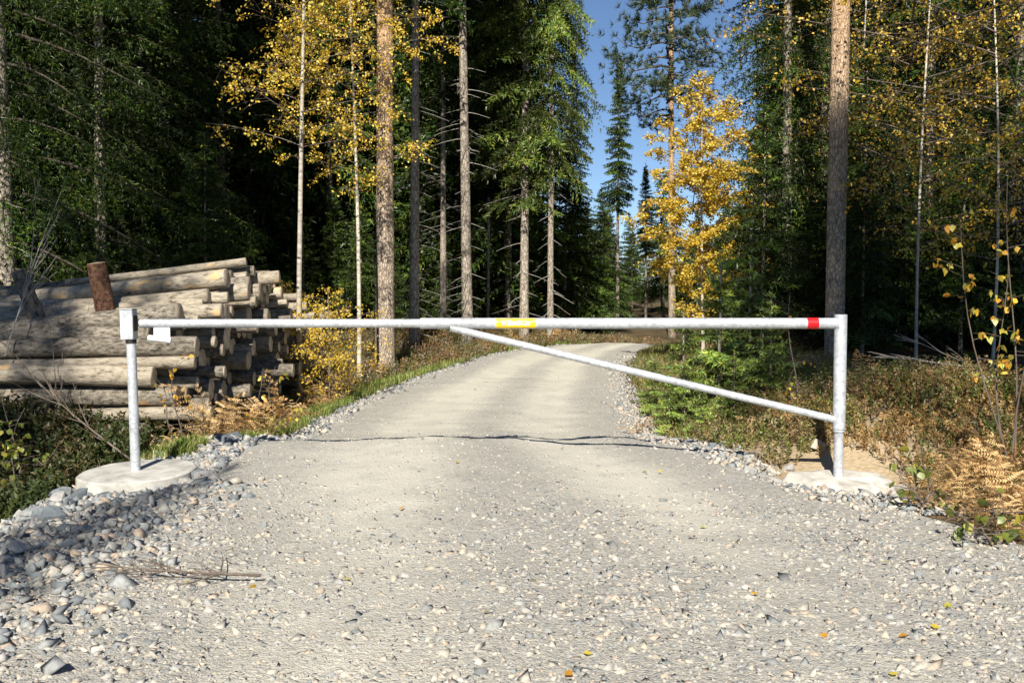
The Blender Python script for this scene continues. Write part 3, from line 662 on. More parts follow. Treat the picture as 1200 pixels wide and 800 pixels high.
YEL = np.array([(.78, .56, .05), (.74, .50, .04), (.8, .62, .09), (.66, .42, .03), (.66, .56, .09), (.55, .32, .03)])
YELG = np.array([(.74, .50, .04), (.66, .44, .04), (.55, .42, .05), (.66, .36, .03), (.34, .32, .04), (.5, .27, .025)])
def leaves(P, rg, size, cols, hang=.5):
    n = len(P); a = rg.normal(size=(n, 3)); a[:, 2] -= hang; a /= np.linalg.norm(a, axis=1)[:, None]
    b = np.cross(a, rg.normal(size=(n, 3))); b /= np.linalg.norm(b, axis=1)[:, None] + 1e-9
    s = size * rg.uniform(.6, 1.25, (n, 1)); nrm = np.cross(a, b)
    p0 = P; p1 = P + a * s * .45 + b * s * .42 + nrm * s * .08; p2 = P + a * s * 1.1; p3 = P + a * s * .45 - b * s * .42 + nrm * s * .08
    tri = np.concatenate([np.stack([p0, p1, p2], 1), np.stack([p0, p2, p3], 1)])
    c = cols[rg.integers(0, len(cols), n)] * rg.uniform(.8, 1.15, (n, 1)); return tri, np.concatenate([c, c])
def make_birch(key, H, base, rad, r0, seed, nl=36, leaf=.045, per=9, cols=YEL, bend=.05, shape=1.0, up=.5, prof=None, bark='birch_bark', gap=.25, twigstep=.13):
    rg = np.random.default_rng(seed); tm, P = trunk_mesh('trunk', H, r0, .006, bend, 10, 26, seed, 1.2); tm.materials.append(M[bark])
    g = Geo(); bgeo = Geo(); LP = []
    for i in range(nl):
        f = (i + rg.random()) / nl; z = base + (H - base) * f; b = interp_axis(P, z)
        pr_ = prof(f) if prof else math.sin(min(1, f * .86 + .16) * math.pi) ** .7
        L = rad * pr_ * rg.uniform(.6, 1.15) + .1
        a = i * 2.399 + rg.normal(0, .4); t = np.linspace(0, 1, 6); e = up * rg.uniform(.5, 1.4)
        q = np.stack([L * t, .12 * L * np.sin(3 * t + a), L * (e * t - .45 * e * t * t)], -1); q = rotz(q, a) + b
        bgeo.add(*tube(q, np.linspace(.003 + .0045 * L, .0015, 6), 4, False))
        m = max(3, int(L / twigstep))
        for k in range(m):
            s = rg.uniform(.22, 1); p = np.array([np.interp(s, t, q[:, j]) for j in range(3)])
            d = rg.normal(size=3); d[2] = d[2] * .5 - .12; d /= np.linalg.norm(d); l = L * rg.uniform(.15, .42) * (1.1 - .5 * s) + .06
            tt = np.linspace(0, 1, 4); qq = p + d * l * tt[:, None]; qq[:, 2] -= .3 * l * tt ** 2
            bgeo.add(*tube(qq, [.003, .0025, .002, .001], 3, False))
            nn = max(2, int(l / .05 * per / 9 * (rg.random() > gap) * rg.uniform(.5, 1.5)))
            uu_ = rg.uniform(.15, 1.05, nn); LP.append(p + d * (l * uu_)[:, None] + rg.normal(0, .035, (nn, 3)) - np.array([0, 0, 1]) * (.3 * l * uu_ ** 2)[:, None])
    tri, c = leaves(np.concatenate(LP), rg, leaf, cols); 
    lm = Geo(); lm.soup(tri, c); cm = lm.mesh('crown'); cm.materials.append(M['leaf'])
    bm_ = bgeo.mesh('branches'); bm_.materials.append(M['twig'])
    PROTO[key] = [('trunk', tm), ('branches', bm_), ('crown', cm)]
BLUEG = np.array([(.06, .09, .04), (.05, .08, .045), (.08, .105, .04), (.045, .07, .035)])
def make_pine(key, H, base, rad, r0, seed, nbr=30, bark='pine_bark', tuft=.16, dead=6, top_only=False, bend=.015, r1=.05):
    rg = np.random.default_rng(seed); tm, P = trunk_mesh('trunk', H, r0, r1, bend, 16, 34, seed, 1.25); tm.materials.append(M[bark])
    g = Geo()
    for i in range(nbr):
        f = (i + rg.random()) / nbr; z = base + (H - base) * f; b = interp_axis(P, z)
        L = rad * (math.sin(min(1, .25 + f * .72) * math.pi) ** .6) * rg.uniform(.55, 1.2) + .15
        a = i * 2.399 + rg.normal(0, .5); t = np.linspace(0, 1, 6); e = .15 + .5 * f
        q = np.stack([L * t, .15 * L * np.sin(3 * t + a), L * (e * t * t - .12 * t + .06 * np.sin(7 * t))], -1)
        g.add(*tube(rotz(q, a) + b, np.linspace(.01 + .016 * L, .006, 6), 4, False), mi=1)
        tp = []
        for k in range(int(12 + 16 * L)):
            s = rg.uniform(.3, 1); p = np.array([np.interp(s, t, q[:, j]) for j in range(3)])
            tp.append(p + rg.normal(0, 1, 3) * np.array([.2, .3, .12]) * L * .6 + np.array([.08, 0, .06]))
        tp.append(q[-1]); tp = np.array(tp); D = rg.normal(size=tp.shape) * .5 + np.array([.7, 0, .5]); D /= np.linalg.norm(D, axis=1)[:, None]
        tri, c = blades(tp, D, 34, tuft, .008, rg, 1.1, BLUEG); g.soup(rotz(tri, a) + b, c)
    cm = g.mesh('crown'); cm.materials.append(M['needle']); cm.materials.append(M['twig'])
    parts = [('trunk', tm), ('crown', cm)]
    if dead:
        d = Geo(); dead_twigs(d, P, base * .45, base + 1, dead, .9, rg); dm = d.mesh('dead_branches'); dm.materials.append(M['deadtwig']); parts.append(('dead_branches', dm))
    PROTO[key] = parts

# ------------------------------------------------------------------ tree kinds
OLIVE = np.array([(.11, .145, .022), (.07, .115, .018), (.145, .165, .025), (.06, .105, .022)])
make_spruce('near', 15, .6, 2.6, .15, 1, dens=1.1, hang=.95, droop=.55, taper=.6, dead=12, bl=.06, w=.0062, nb=6, seg=.08, sp=.09)
make_spruce('edge_a', 19, 3.8, 1.9, .115, 2, cols=OLIVE, dens=1.3, dead=40, hang=.6, taper=.7, twl=.9, w=.015, sp=.095, bl=.11)
make_spruce('edge_b', 18, 3.2, 1.5, .105, 3, cols=OLIVE, dens=1.3, dead=40, hang=.5, taper=.7, twl=.9, w=.015, bl=.11)
make_spruce('high', 21, 8.3, 2.5, .12, 4, dens=.9, dead=60, hang=.6, taper=.6, twl=.9, sp=.17, seg=.15, bl=.19, w=.032)
make_spruce('deep_a', 18, 1.0, 2.5, .13, 5, dens=.95, hang=.6, bl=.19, w=.034, nb=3, seg=.15, sp=.17, dead=18, taper=.55)
make_spruce('deep_b', 16, 1.8, 2.3, .12, 6, dens=.95, hang=.45, bl=.19, w=.034, nb=3, seg=.15, sp=.17, dead=18, taper=.6)
make_spruce('full', 17, .5, 2.1, .12, 19, dens=1.2, hang=.6, bl=.085, w=.010, nb=5, seg=.10, sp=.11, taper=.6)
make_spruce('bushy', 5.2, .15, 1.5, .05, 16, dens=1.3, hang=.5, bl=.11, w=.017, nb=3, seg=.09, sp=.1, taper=.7)
make_spruce('shade', 25, 9.2, 2.9, .2, 17, dens=.9, hang=.6, bl=.3, w=.06, nb=3, seg=.25, sp=.26, dead=10, taper=.5)
make_spruce('shade_high', 22.4, 17, 2.9, .18, 18, dens=1.0, hang=.6, bl=.3, w=.06, nb=3, seg=.22, sp=.22, taper=.45)
make_spruce('spire', 9.6, 4.3, .85, .085, 7, dens=1.5, hang=.4, taper=.75, droop=.35, dead=12, twl=.6, sp=.08, seg=.07, bl=.11, w=.017)
make_spruce('young', 1.5, .08, .55, .016, 8, cols=np.array([(.22, .29, .05), (.16, .24, .04), (.27, .31, .06), (.17, .25, .09)]), dens=1.6, hang=.15, droop=.1, bl=.06, w=.009, sp=.05, seg=.045, nb=4, taper=.85, bend=.02)
make_pine('pine_sky', 15, 6.6, 1.7, .11, 12, 60, dead=10, tuft=.19)
make_pine('pine_right', 19, 10.5, 2.4, .137, 13, 24, dead=4, bend=.004, r1=.10)
make_pine('pine_left', 21, 11, 2.2, .165, 14, 22, dead=5, bend=.006, r1=.07)
make_birch('birch_left', 9.2, 3.5, 1.75, .046, 21, 50, .042, 33, YEL, .035, up=.45, gap=.36)
make_birch('birch_mid', 5.6, .7, 1.12, .032, 22, 76, .046, 120, YEL, .03, up=.75, gap=.08, prof=lambda f: math.sin(min(1, f * .9 + .12) * math.pi) ** .75)
make_birch('birch_sparse', 8.5, 1.6, 2.4, .024, 23, 60, .045, 13, YELG, .06, up=.4, gap=.4)
make_birch('birch_bush', 1.9, .1, .75, .013, 24, 34, .036, 36, YELG[[0, 1, 2, 0]], .08, up=.9, bark='twig', gap=.1, twigstep=.08)
make_birch('tall_birch', 16, 9, 2.4, .09, 25, 40, .06, 12, YELG, .03)
print('TRIS', {k: sum(len(m.polygons) for _, m in v) for k, v in PROTO.items()}, sum(sum(len(m.polygons) for _, m in v) for v in PROTO.values()))

# ------------------------------------------------------------------ trees in the photograph
def T(name, key, px, Y, label, sc=1.0, rz=None, group=None, dz=0):
    p = ground_at(px, Y); p.z += dz; return plant_tree(name, key, p, rz, sc, label, 'tree', group)
T('spruce_tree', 'near', 8, 15.8, 'large drooping spruce above the left end of the log pile', 1.2, .4)
T('spruce_tree', 'near', -70, 17.5, 'shaded spruce cut off by the left picture edge', 1.1, 2)
T('spruce_tree', 'full', 118, 17.2, 'full green spruce over the middle of the log pile', .95, 5)
T('spruce_tree', 'near', 165, 20, 'dark drooping spruce behind the log pile beside the white birch stems', .95, 3.3)
T('pine_tree', 'pine_left', 451, 17, 'thick straight pine trunk between the yellow birch and the dark spruce gap', 1.0, 1)
T('birch_tree', 'birch_left', 349, 14.2, 'slender white birch with golden leaves behind the log pile', 1.0, .5)
T('birch_tree', 'birch_left', 420, 15.8, 'golden birch with shaded thin stem just left of the thick pine', .86, 2.6)
T('spruce_tree', 'high', 485, 19, 'thin bare trunk just right of the thick pine', .85, 0, dz=-.05)
T('spruce_tree', 'high', 519, 23.5, 'very thin shaded trunk between the two pale bare trunks', .7, 2)
T('spruce_tree', 'high', 548, 20, 'pale bare spruce trunk rising behind the brace and arm joint', .95, 4)
T('spruce_tree', 'edge_b', 614, 21.8, 'leafy spruce whose trunk stands behind the yellow sticker', 1.0, .8)
T('spruce_tree', 'edge_a', 645, 21.6, 'tall spruce at the road bend, its crown against the blue sky', (.62, .62, 1.0), 2.2)
T('spruce_tree', 'deep_b', 596, 25.5, 'leafy spruce filling the gap behind the two trunks at the road bend', .85, 1)
T('spruce_tree', 'bushy', 662, 26, 'low bushy spruce at the foot of the tall roadside spruce', 1.0, 1)
T('spruce_tree', 'edge_b', 672, 29, 'shorter green spruce just right of the tall roadside spruce', .5, 4.2)
T('spruce_tree', 'spire', 724, 36, 'narrow pointed spruce standing alone in the sky gap', (.85, .85, 1.0), 0)
T('spruce_tree', 'spire', 757, 38, 'dark spruce between the pointed spruce and golden birch', .62, 2)
T('pine_tree', 'pine_sky', 788, 30, 'tall pine with thin blue green crown in the sky gap', 1.0, 1.3)
T('birch_tree', 'birch_mid', 825, 16.5, 'bright golden birch standing alone right of the road', (1.0, 1.0, .82), .3)
T('spruce_tree', 'full', 922, 17.6, 'dark spruce between the golden birch and the thick right pine', (.85, .85, 1.0), 1.1)
T('spruce_tree', 'full', 962, 19.5, 'shaded spruce directly behind the thick right pine', 1.05, 3.1)
T('pine_tree', 'pine_right', 979, 14.2, 'thick right pine trunk, sunlit above and shaded below', 1.0, 0)
T('spruce_tree', 'full', 1085, 18.2, 'dark full spruce behind the thin leaved yellow birch', .9, 2)
T('spruce_tree', 'full', 1185, 17, 'dark full spruce filling the right picture edge behind the yellow birch', .95, 4)
T('spruce_tree', 'bushy', 893, 15.0, 'low bushy spruce left of the thick right pine', .7, 2)
T('birch_tree', 'birch_sparse', 1075, 14.5, 'thin leaved yellow birch right of the thick right pine', 1.0, 0)
T('birch_tree', 'birch_sparse', 1165, 12.6, 'sparse yellow birch with pale stem near the right picture edge', .85, 2.4)
T('birch_tree', 'birch_sparse', 1010, 18, 'yellow birch rising high behind the thick right pine', 1.1, 4.4)
T('birch_tree', 'birch_bush', 385, 13.6, 'low yellow birch bush at the right end of the log pile', .85, 1, 'yellow bushes by the log pile')
T('birch_tree', 'birch_bush', 330, 16.4, 'yellow birch bush peeping over the back of the log pile', .7, 3, 'yellow bushes by the log pile')
T('birch_tree', 'tall_birch', 176, 21, 'distant white birch stem high between dark spruces at left', 1.0, 0, 'white birch stems at upper left')
T('birch_tree', 'tall_birch', 168, 23, 'second distant white birch stem just left of its twin', 1.0, 2, 'white birch stems at upper left')
# dead snag
sn = empty('dead_tree', ground_at(572, 23), 0, 'thin broken dead stem among the bare trunks', 'tree')
tm, P_ = trunk_mesh('trunk', 3.2, .04, .025, .01, 8, 12, 77); tm.materials.append(M['spruce_bark']); link('trunk', tm, sn)
# young spruces by the road on the right
ys_ = [(803, 10.6, .85, 'young spruce nearest the road, left in the cluster below the golden birch'), (842, 11.2, 1.15, 'tallest young spruce below the golden birch'), (880, 11.6, 1.1, 'broad young spruce right in the cluster below the golden birch'),
       (905, 10.4, .75, 'small young spruce left of the hinge post and pale mound'), (785, 10.2, .42, 'knee high spruce bush at the right road edge'), (822, 9.4, .38, 'low spruce bush beneath the middle of the brace'),
       (764, 12.2, .5, 'small spruce at the road edge beyond the brace'), (862, 9.9, .5, 'low young spruce between the brace and arm')]
for px, Y, sc, lb in ys_: plant_tree('young_spruce', 'young', ground_at(px, Y), None, sc, lb, 'young tree', 'young spruces right of the road')

# background forest: every tree its own object
placed = []
def blocked(x, y, r):
    return any((x - a) ** 2 + (y - b) ** 2 < r * r for a, b in placed)
MARKS = [(15, 'by the left picture edge'), (75, 'over the dark stake'), (120, 'over the reddish stake'), (180, 'over the front log ends'), (250, 'over the topmost logs'), (310, 'left of the white birch'), (385, 'over the yellow bush'),
         (451, 'behind the thick left pine'), (485, 'just right of the left pine'), (548, 'behind the pale bare trunk'), (600, 'over the yellow sticker'), (650, 'behind the tall roadside spruce'), (690, 'left of the pointed spruce'), (724, 'below the pointed spruce'),
         (757, 'right of the pointed spruce'), (825, 'behind the golden birch'), (880, 'right of the golden birch'), (930, 'left of the right pine'), (979, 'behind the right pine'), (1020, 'just right of the right pine'), (1075, 'at the thin leaved birch'), (1120, 'between the two right birches'), (1180, 'by the right picture edge')]
RANK = ['nearest', 'second', 'third', 'fourth', 'fifth', 'sixth', 'seventh', 'eighth', 'ninth', 'tenth']
def name_wood(made, label):
    bins = {}
    for e, px, y in made:
        if -25 < px < 1225: bins.setdefault(min(MARKS, key=lambda m: abs(m[0] - px))[1], []).append((y, e))
        else: e['label'] = label + (', outside the picture at left' if px < 600 else ', outside the picture at right')
    for ph, lst in bins.items():
        lst.sort(key=lambda q: q[0])
        for i, (y, e) in enumerate(lst): e['label'] = f"{label}, {RANK[min(i, 9)] + ' one ' if len(lst) > 1 else ''}{ph}"
def wood(n, xr, yrng, keys, label, group, rmin, scr=(.85, 1.15), lim=None, seed=0):
    rg = random.Random(seed); k = 0; c = 0; made = []
    while c < n and k < n * 60:
        k += 1; x = rg.uniform(*xr); y = rg.uniform(*yrng)
        if roadL(y) - 2.2 < x < roadR(y) + 2.2: continue
        px = 600 + F * x / y; sc = rg.uniform(*scr)
        if not -220 < px < 1420: continue
        marg = 2.6 * sc * F / y
        if 676 - marg < px < 852 + marg * .9:
            if lim is None: continue
            sc = min(sc, lim(px, y))
            if sc < .2: continue
        if blocked(x, y, rmin): continue
        placed.append((x, y)); c += 1
        made.append((plant_tree('spruce_tree', rg.choice(keys), (x, y, h1(x, y) - .05), rg.uniform(0, 6.28), sc, label, 'tree', group), px, y))
    name_wood(made, label)
wood(30, (-24, -6.2), (18.5, 36), ['deep_a', 'deep_b'], 'dark spruce deep behind the log pile', 'spruces deep in the left wood', 2.0, seed=1)
wood(24, (-9, 3.0), (27, 44), ['deep_a', 'deep_b'], 'shaded spruce deep between bare trunks', 'spruces behind the bare trunks', 1.9, seed=2)
wood(34, (-45, 10), (42, 75), ['deep_a', 'deep_b'], 'distant spruce in the far wood', 'spruces far in the left wood', 2.6, (1, 1.4), seed=3)
wood(40, (5.2, 26), (19.5, 42), ['deep_a', 'deep_b'], 'dark spruce deep in the right wood', 'spruces deep in the right wood', 2.0, seed=4)
wood(30, (14, 60), (42, 75), ['deep_a', 'deep_b'], 'distant spruce in far right wood', 'spruces far in the right wood', 2.8, (1, 1.4), seed=5)
wood(44, (4.6, 15), (14.6, 21), ['bushy'], 'bushy understory spruce in the right wood', 'understory spruces in the right wood', 1.0, (.5, .9), seed=7)
wood(16, (-14, -5.2), (16.8, 23), ['bushy'], 'bushy understory spruce behind the log pile', 'understory spruces in the left wood', 1.2, (.5, .9), seed=8)
wood(14, (-6.5, 1.5), (25, 33), ['bushy'], 'low spruce among the bare trunks', 'understory spruces behind the bare trunks', 1.3, (.45, .8), seed=9)
wood(46, (1.5, 26), (31, 75), ['bushy'], 'small far spruce beyond the road bend', 'far spruces beyond the road bend', 1.7, (.7, 1.3), lim=lambda px, y: (1.0 + y * (.122 + .03 * math.sin(px * .13))) / 5.6, seed=6)
# the wood on the sunny side, behind the photographer, whose shade falls across the ditch and the right wood
for (x, y, key, sc, lb) in [(-3.15, -.9, 'near', .43, 'small spruce left of the photographer shading the stones'), (-5.9, -.9, 'near', .66, 'spruce left of the photographer shading the ditch'), (-7.2, -.2, 'near', .66, 'second spruce left of the photographer shading the ditch'),
                            (-8.6, .3, 'near', .72, 'third spruce left of the photographer shading the ditch'),
                            (-8.1, -6.5, 'shade', 1.0, 'tall spruce behind the photographer at left'),
                            (1.35, -10, 'shade_high', .975, 'tall bare stemmed spruce right of the road behind the photographer'), (4.9, -9.6, 'shade_high', .97, 'second tall bare stemmed spruce behind the photographer'), (8.4, -9.2, 'shade_high', .96, 'third tall bare stemmed spruce behind the photographer'), (6.6, -1.6, 'shade', .58, 'tall spruce behind the photographer at right'), (9.3, -.5, 'shade', .58, 'tall spruce right of the photographer'), (12, -2, 'shade', .55, 'tallest spruce right of the photographer'), (15, 0, 'shade', .52, 'tall spruce far right of the photographer')]:
    plant_tree('spruce_tree', key, (x, y, h1(x, y) - .05), None, sc, lb, 'tree', 'roadside trees behind the photographer')

# ------------------------------------------------------------------ log pile
rg = random.Random(8)
circ = []
def rest(y, r):
    z = -0.12 + r
    for (cy, cz, cr) in circ:
        d = abs(y - cy); s_ = cr + r
        if d < s_: z = max(z, cz + math.sqrt(s_ * s_ - d * d))
    return z
def top(y): return np.interp(y, [9.45, 9.9, 10.6, 11.6, 12.4, 13.4, 14.4, 15.3], [.78, 1.05, 1.28, 1.52, 1.68, 1.5, 1.3, 1.0])
fails = 0
for r in (.15, .1, .13):                       # the thick front logs
    pass
for y, r in [(9.55, .085), (9.95, .10), (10.35, .12), (10.8, .09), (11.2, .11)]: circ.append((y, -0.12 + r, r))
while fails < 60 and len(circ) < 240:
    r = rg.choice([.06, .065, .07, .08, .09, .1, .11, .125]); best = None
    for k in range(40):
        y = rg.uniform(9.5, 15.3); z = rest(y, r)
        if z + r > top(y): continue
        if best is None or z < best[1]: best = (y, z)
    if best is None: fails += 1; continue
    circ.append((best[0], best[1], r))
LOGM = {}
def log_mesh(kind, k, L):
    key = (kind, k)
    if key in LOGM: return LOGM[key]
    rgn = np.random.default_rng(500 + k); n = 18; m = 16
    x = np.linspace(-L, 0, m); P = np.stack([x, .018 * np.sin(x * 1.3 + k), .014 * np.sin(x * 1.7 + 2 * k)], -1); P[:, 1:] -= P[-1, 1:]
    r = 1.0; V, Tt = tube(P, np.ones(m), n, False)
    # radius handled in object scale of the cross-section: bake lumps here
    V = V.reshape(m, n, 3); off = V - P[:, None]
    a = np.linspace(0, 2 * np.pi, n, endpoint=False)
    lump = 1 + .06 * np.sin(2 * a + k)[None] + .045 * rgn.normal(size=(m, n)) + .05 * vnoise(x[:, None] * 2.2 + k * 9, a[None] * 1.2, 60 + k)
    rad = (1 - .07 * (-x) )[:, None] * lump
    P0 = P.copy()
    me = (P0, off, rad, Tt, n, m); LOGM[key] = me; return me
order = sorted(range(len(circ)), key=lambda i: (circ[i][0], circ[i][1]))
bins = {}; logs = []
for i in order:
    y, z, r = circ[i]
    sec = min(5, int((y - 9.4) / 1.0)); lay = min(4, int((z + .12) / .36))
    bins.setdefault((sec, lay), []).append(i)
SEC = ['front end of the pile', 'front part of the pile', 'middle of the pile, nearer half', 'middle of the pile, farther half', 'back part of the pile', 'far end of the pile']
LAY = ['bottom layer', 'second layer up', 'middle layer', 'fourth layer up', 'top layer']
ORD = ['nearest', 'second', 'third', 'fourth', 'fifth', 'sixth', 'seventh', 'eighth']
zmax_front = {}
for (sec, lay), ids in bins.items():
    for q, i in enumerate(ids):
        y, z, r = circ[i]; k = i % 7
        L = rg.uniform(3.4, 3.9)
        P0, off, rad, Tt, n, m = log_mesh('l', k, L)
        tilt = .075 * float(ss(.6, 1.5, z)) + rg.gauss(0, .008); yaw = rg.gauss(.01, .014)
        V = P0[:, None] + off * r * rad[..., None]
        xe = -3.32 + rg.gauss(0, .13) + (.1 if r < .09 else 0) + (-.05 if y < 10.2 else 0)
        if rg.random() < .22: xe += rg.choice([-.35, -.2, .2, .32])
        pale = rg.random() < (.25 + .35 * (z > .9))
        o = link('log', tri_mesh('log', V.reshape(-1, 3), Tt, True), None, M['log_pale'] if pale else M['log_bark'], (xe, y, z))
        o.rotation_euler = (0, -tilt, yaw)
        for e_, nm in ((m - 1, 0), (0, 1)):
            ring = V[e_]; c = ring.mean(0); inner = c + (ring - c) * .93; dx = .006 if nm == 0 else -.006
            cv = np.vstack([ring, inner + [dx, 0, 0], c[None] + [dx, 0, 0]]); jj = np.arange(n); j2 = (jj + 1) % n
            ct = np.vstack([np.stack([jj, j2, n + j2], -1), np.stack([jj, n + j2, n + jj], -1), np.stack([n + jj, n + j2, np.full(n, 2 * n)], -1)])
            if nm: ct = ct[:, ::-1]
            link('cut_end', tri_mesh('cut_end', cv, ct, False), o, M['cut'])
        size = 'thick' if r > .115 else ('slender' if r < .085 else 'middling')
        nth = ORD[min(q, 7)]
        lb = f"{size} {'pale' if pale else 'grey brown'} log, {nth} along {LAY[lay]}, {SEC[sec]}"
        tag(o, lb, 'log', 'logs stacked beside the road')
def loose_log(px0, py0, px1, py1, Y0, Y1, r, label, mat, name='log', group='logs stacked beside the road', taper=.85, n=16, cat='log'):
    a, b = at(px0, py0, Y0), at(px1, py1, Y1); L = (a - b).length
    x = np.linspace(-L, 0, 10); P = np.stack([x, .01 * np.sin(x * 2), .012 * np.sin(x * 1.4)], -1); P[:, 1:] -= P[-1, 1:]
    V, Tt = tube(P, r * np.linspace(taper, 1, 10), n, False, .035, RNG)
    o = link(name, tri_mesh(name, V, Tt, True), None, mat, b); d = (b - a).normalized()
    o.rotation_mode = 'QUATERNION'; o.rotation_quaternion = d.to_track_quat('X', 'Z')
    V = V.reshape(10, n, 3)
    for e_, dx in ((9, .006), (0, -.006)):
        ring = V[e_]; c = ring.mean(0); cv = np.vstack([ring, c + (ring - c) * .92 + [dx, 0, 0], c[None] + [dx, 0, 0]]); jj = np.arange(n); j2 = (jj + 1) % n
        ct = np.vstack([np.stack([jj, j2, n + j2], -1), np.stack([jj, n + j2, n + jj], -1), np.stack([n + jj, n + j2, np.full(n, 2 * n)], -1)])
        if dx < 0: ct = ct[:, ::-1]
        link('cut_end', tri_mesh('cut_end', cv, ct, False), o, M['cut'])
    return tag(o, label, cat, group)
loose_log(78, 331, 288, 306.5, 12.2, 12.2, .05, 'long slender pale log lying topmost on the pile', M['log_pale'])
loose_log(36, 349, 266, 326, 11.2, 11.0, .105, 'thick sunlit pale log just under the topmost slender log', M['log_pale'])
loose_log(-60, 372, 244, 347, 10.6, 10.5, .085, 'long grey log passing behind the reddish stake', M['log_pale'])
loose_log(-60, 392, 211, 366.5, 9.95, 9.9, .105, 'thick log ending just behind the barrier box head', M['log_bark'])
loose_log(126, 372, 113, 309, 10.25, 10.25, .095, 'reddish bark stake with sawn top leaning upright on the log pile', M['stake_bark'], 'stake', None, 1.05, cat='stake')
loose_log(46, 378, 22, 318, 10.2, 10.2, .075, 'dark shaded stake leaning upright at the left of the log pile', M['log_bark'], 'stake', None, 1.05, cat='stake')

# ------------------------------------------------------------------ ground plants
FERN = np.array([(.50, .31, .13), (.56, .38, .18), (.40, .22, .085), (.60, .43, .23)])
def frond_mesh(seed, L=.6):
    rgn = np.random.default_rng(seed); g = Geo(); n = 11; t = np.linspace(.14, 1, n)
    ax = lambda s: np.stack([L * .82 * s, 0 * s, L * (.75 * s - .62 * s * s)], -1)
    c0 = FERN[seed % 4]
    g.add(*tube(ax(np.linspace(0, 1, 7)), np.linspace(.004, .0015, 7), 3, False), np.array([.22, .12, .05]))
    for s in t:
        p = ax(np.array([s]))[0]; ll = L * .30 * (1 - s) ** .75 * (.55 + .45 * ss(.1, .35, s)) + .012
        for sd in (-1, 1):
            if rgn.random() < .14: continue
            d = np.array([.45 + rgn.normal(0, .18), sd * .9, -.1 + rgn.normal(0, .38)]); d /= np.linalg.norm(d)
            k = max(3, int(ll / .014)); u_ = (np.arange(k) + .5) / k
            q = p + d * (ll * u_)[:, None]; q[:, 2] -= (.1 + .5 * rgn.random()) * ll * u_ ** 2
            w = (.016 * (1 - u_ * .8) + .004)[:, None] * L / .6; f = np.array([.9, -sd * .5, 0]); f = f / np.linalg.norm(f)
            for sg in (-1, 1):
                tri = np.stack([q - d * .006, q + d * .006, q + sg * f * w * 1.15 + d * .008 + np.array([0, 0, -.35]) * w], 1); g.soup(tri, c0 * rgn.uniform(.75, 1.2, (k, 1)))
    me = g.mesh('frond'); me.materials.append(M['fern']); return me
FR = [frond_mesh(i) for i in range(6)]
def fern(loc, label, sc=1.0, n=6, group='dry brown ferns', lean=0):
    e = empty('fern', loc, random.uniform(0, 6), label, 'fern', group, sc)
    for k in range(n):
        o = bpy.data.objects.new('frond', random.choice(FR)); COL.objects.link(o); o.parent = e
        o.rotation_euler = (random.gauss(0, .3), random.gauss(-.42, .4), k * 6.283 / n + random.gauss(0, .3)); s_ = random.uniform(.55, 1.1); o.scale = (s_, s_ * random.uniform(.7, 1), s_)
GL = 'dry brown ferns by the log pile'; GR_ = 'dry brown ferns on the right bank'
NTH = [*([]), 'leftmost', 'second from the left', 'third from the left', 'fourth from the left', 'fifth from the left', 'sixth from the left', 'seventh from the left', 'eighth from the left', 'ninth from the left', 'tenth from the left', 'eleventh from the left', 'twelfth from the left', 'thirteenth from the left', 'fourteenth from the left', 'fifteenth from the left', 'rightmost by the clump', 'last on the right']
def order_px(lst): 
    o = sorted(p[0] + i * .001 for i, p in enumerate(lst)); return lambda i, p: NTH[o.index(p[0] + i * .001)]
def ferns(lst, text, n, group):
    f = order_px(lst)
    for i, p in enumerate(lst): fern(ground_at(p[0], p[1]), text + ', ' + f(i, p), p[2], n, group)
ferns([(226, 9.2, 1.3), (246, 9.4, 1.45), (264, 9.7, 1.5), (236, 8.8, 1.15), (285, 10.4, 1.35), (304, 10.8, 1.3), (322, 11.3, 1.25), (274, 9.9, 1.3), (345, 12.2, 1.2), (366, 12.9, 1.1), (254, 9.0, 1.0), (302, 10.0, .9), (385, 13.6, 1.1)], 'rusty dry fern beside the cut log ends', 7, GL)
ferns([(1165, 5.9, 1.1), (1195, 5.5, 1.0), (1130, 6.3, .9), (1180, 6.6, 1.15), (1215, 6.2, 1.1), (1105, 6.1, .7), (1150, 5.5, .7), (1190, 5.1, .75)], 'rusty dry fern in the clump at the right picture edge', 11, GR_)
ferns([(1035, 8.9, .75), (1010, 9.2, .7), (905, 9.6, .8), (925, 9.1, .6), (890, 8.6, .6), (1060, 8.2, .5), (760, 11.2, .55), (748, 10.6, .5), (950, 9.4, .5), (870, 9.3, .5), (1085, 7.6, .5), (912, 10.4, .9), (985, 8.4, .6), (965, 8.8, .55), (930, 8.2, .55), (1040, 7.7, .6)], 'small dry fern among heather near the hinge post', 6, GR_)
ferns([(440, 16.2, .9), (500, 19.5, .9), (545, 19.2, .9), (570, 20, 1), (600, 21, .9), (645, 21, 1), (665, 23, 1.1)], 'distant dry fern below the bare trunks', 7, 'dry ferns below the bare trunks')

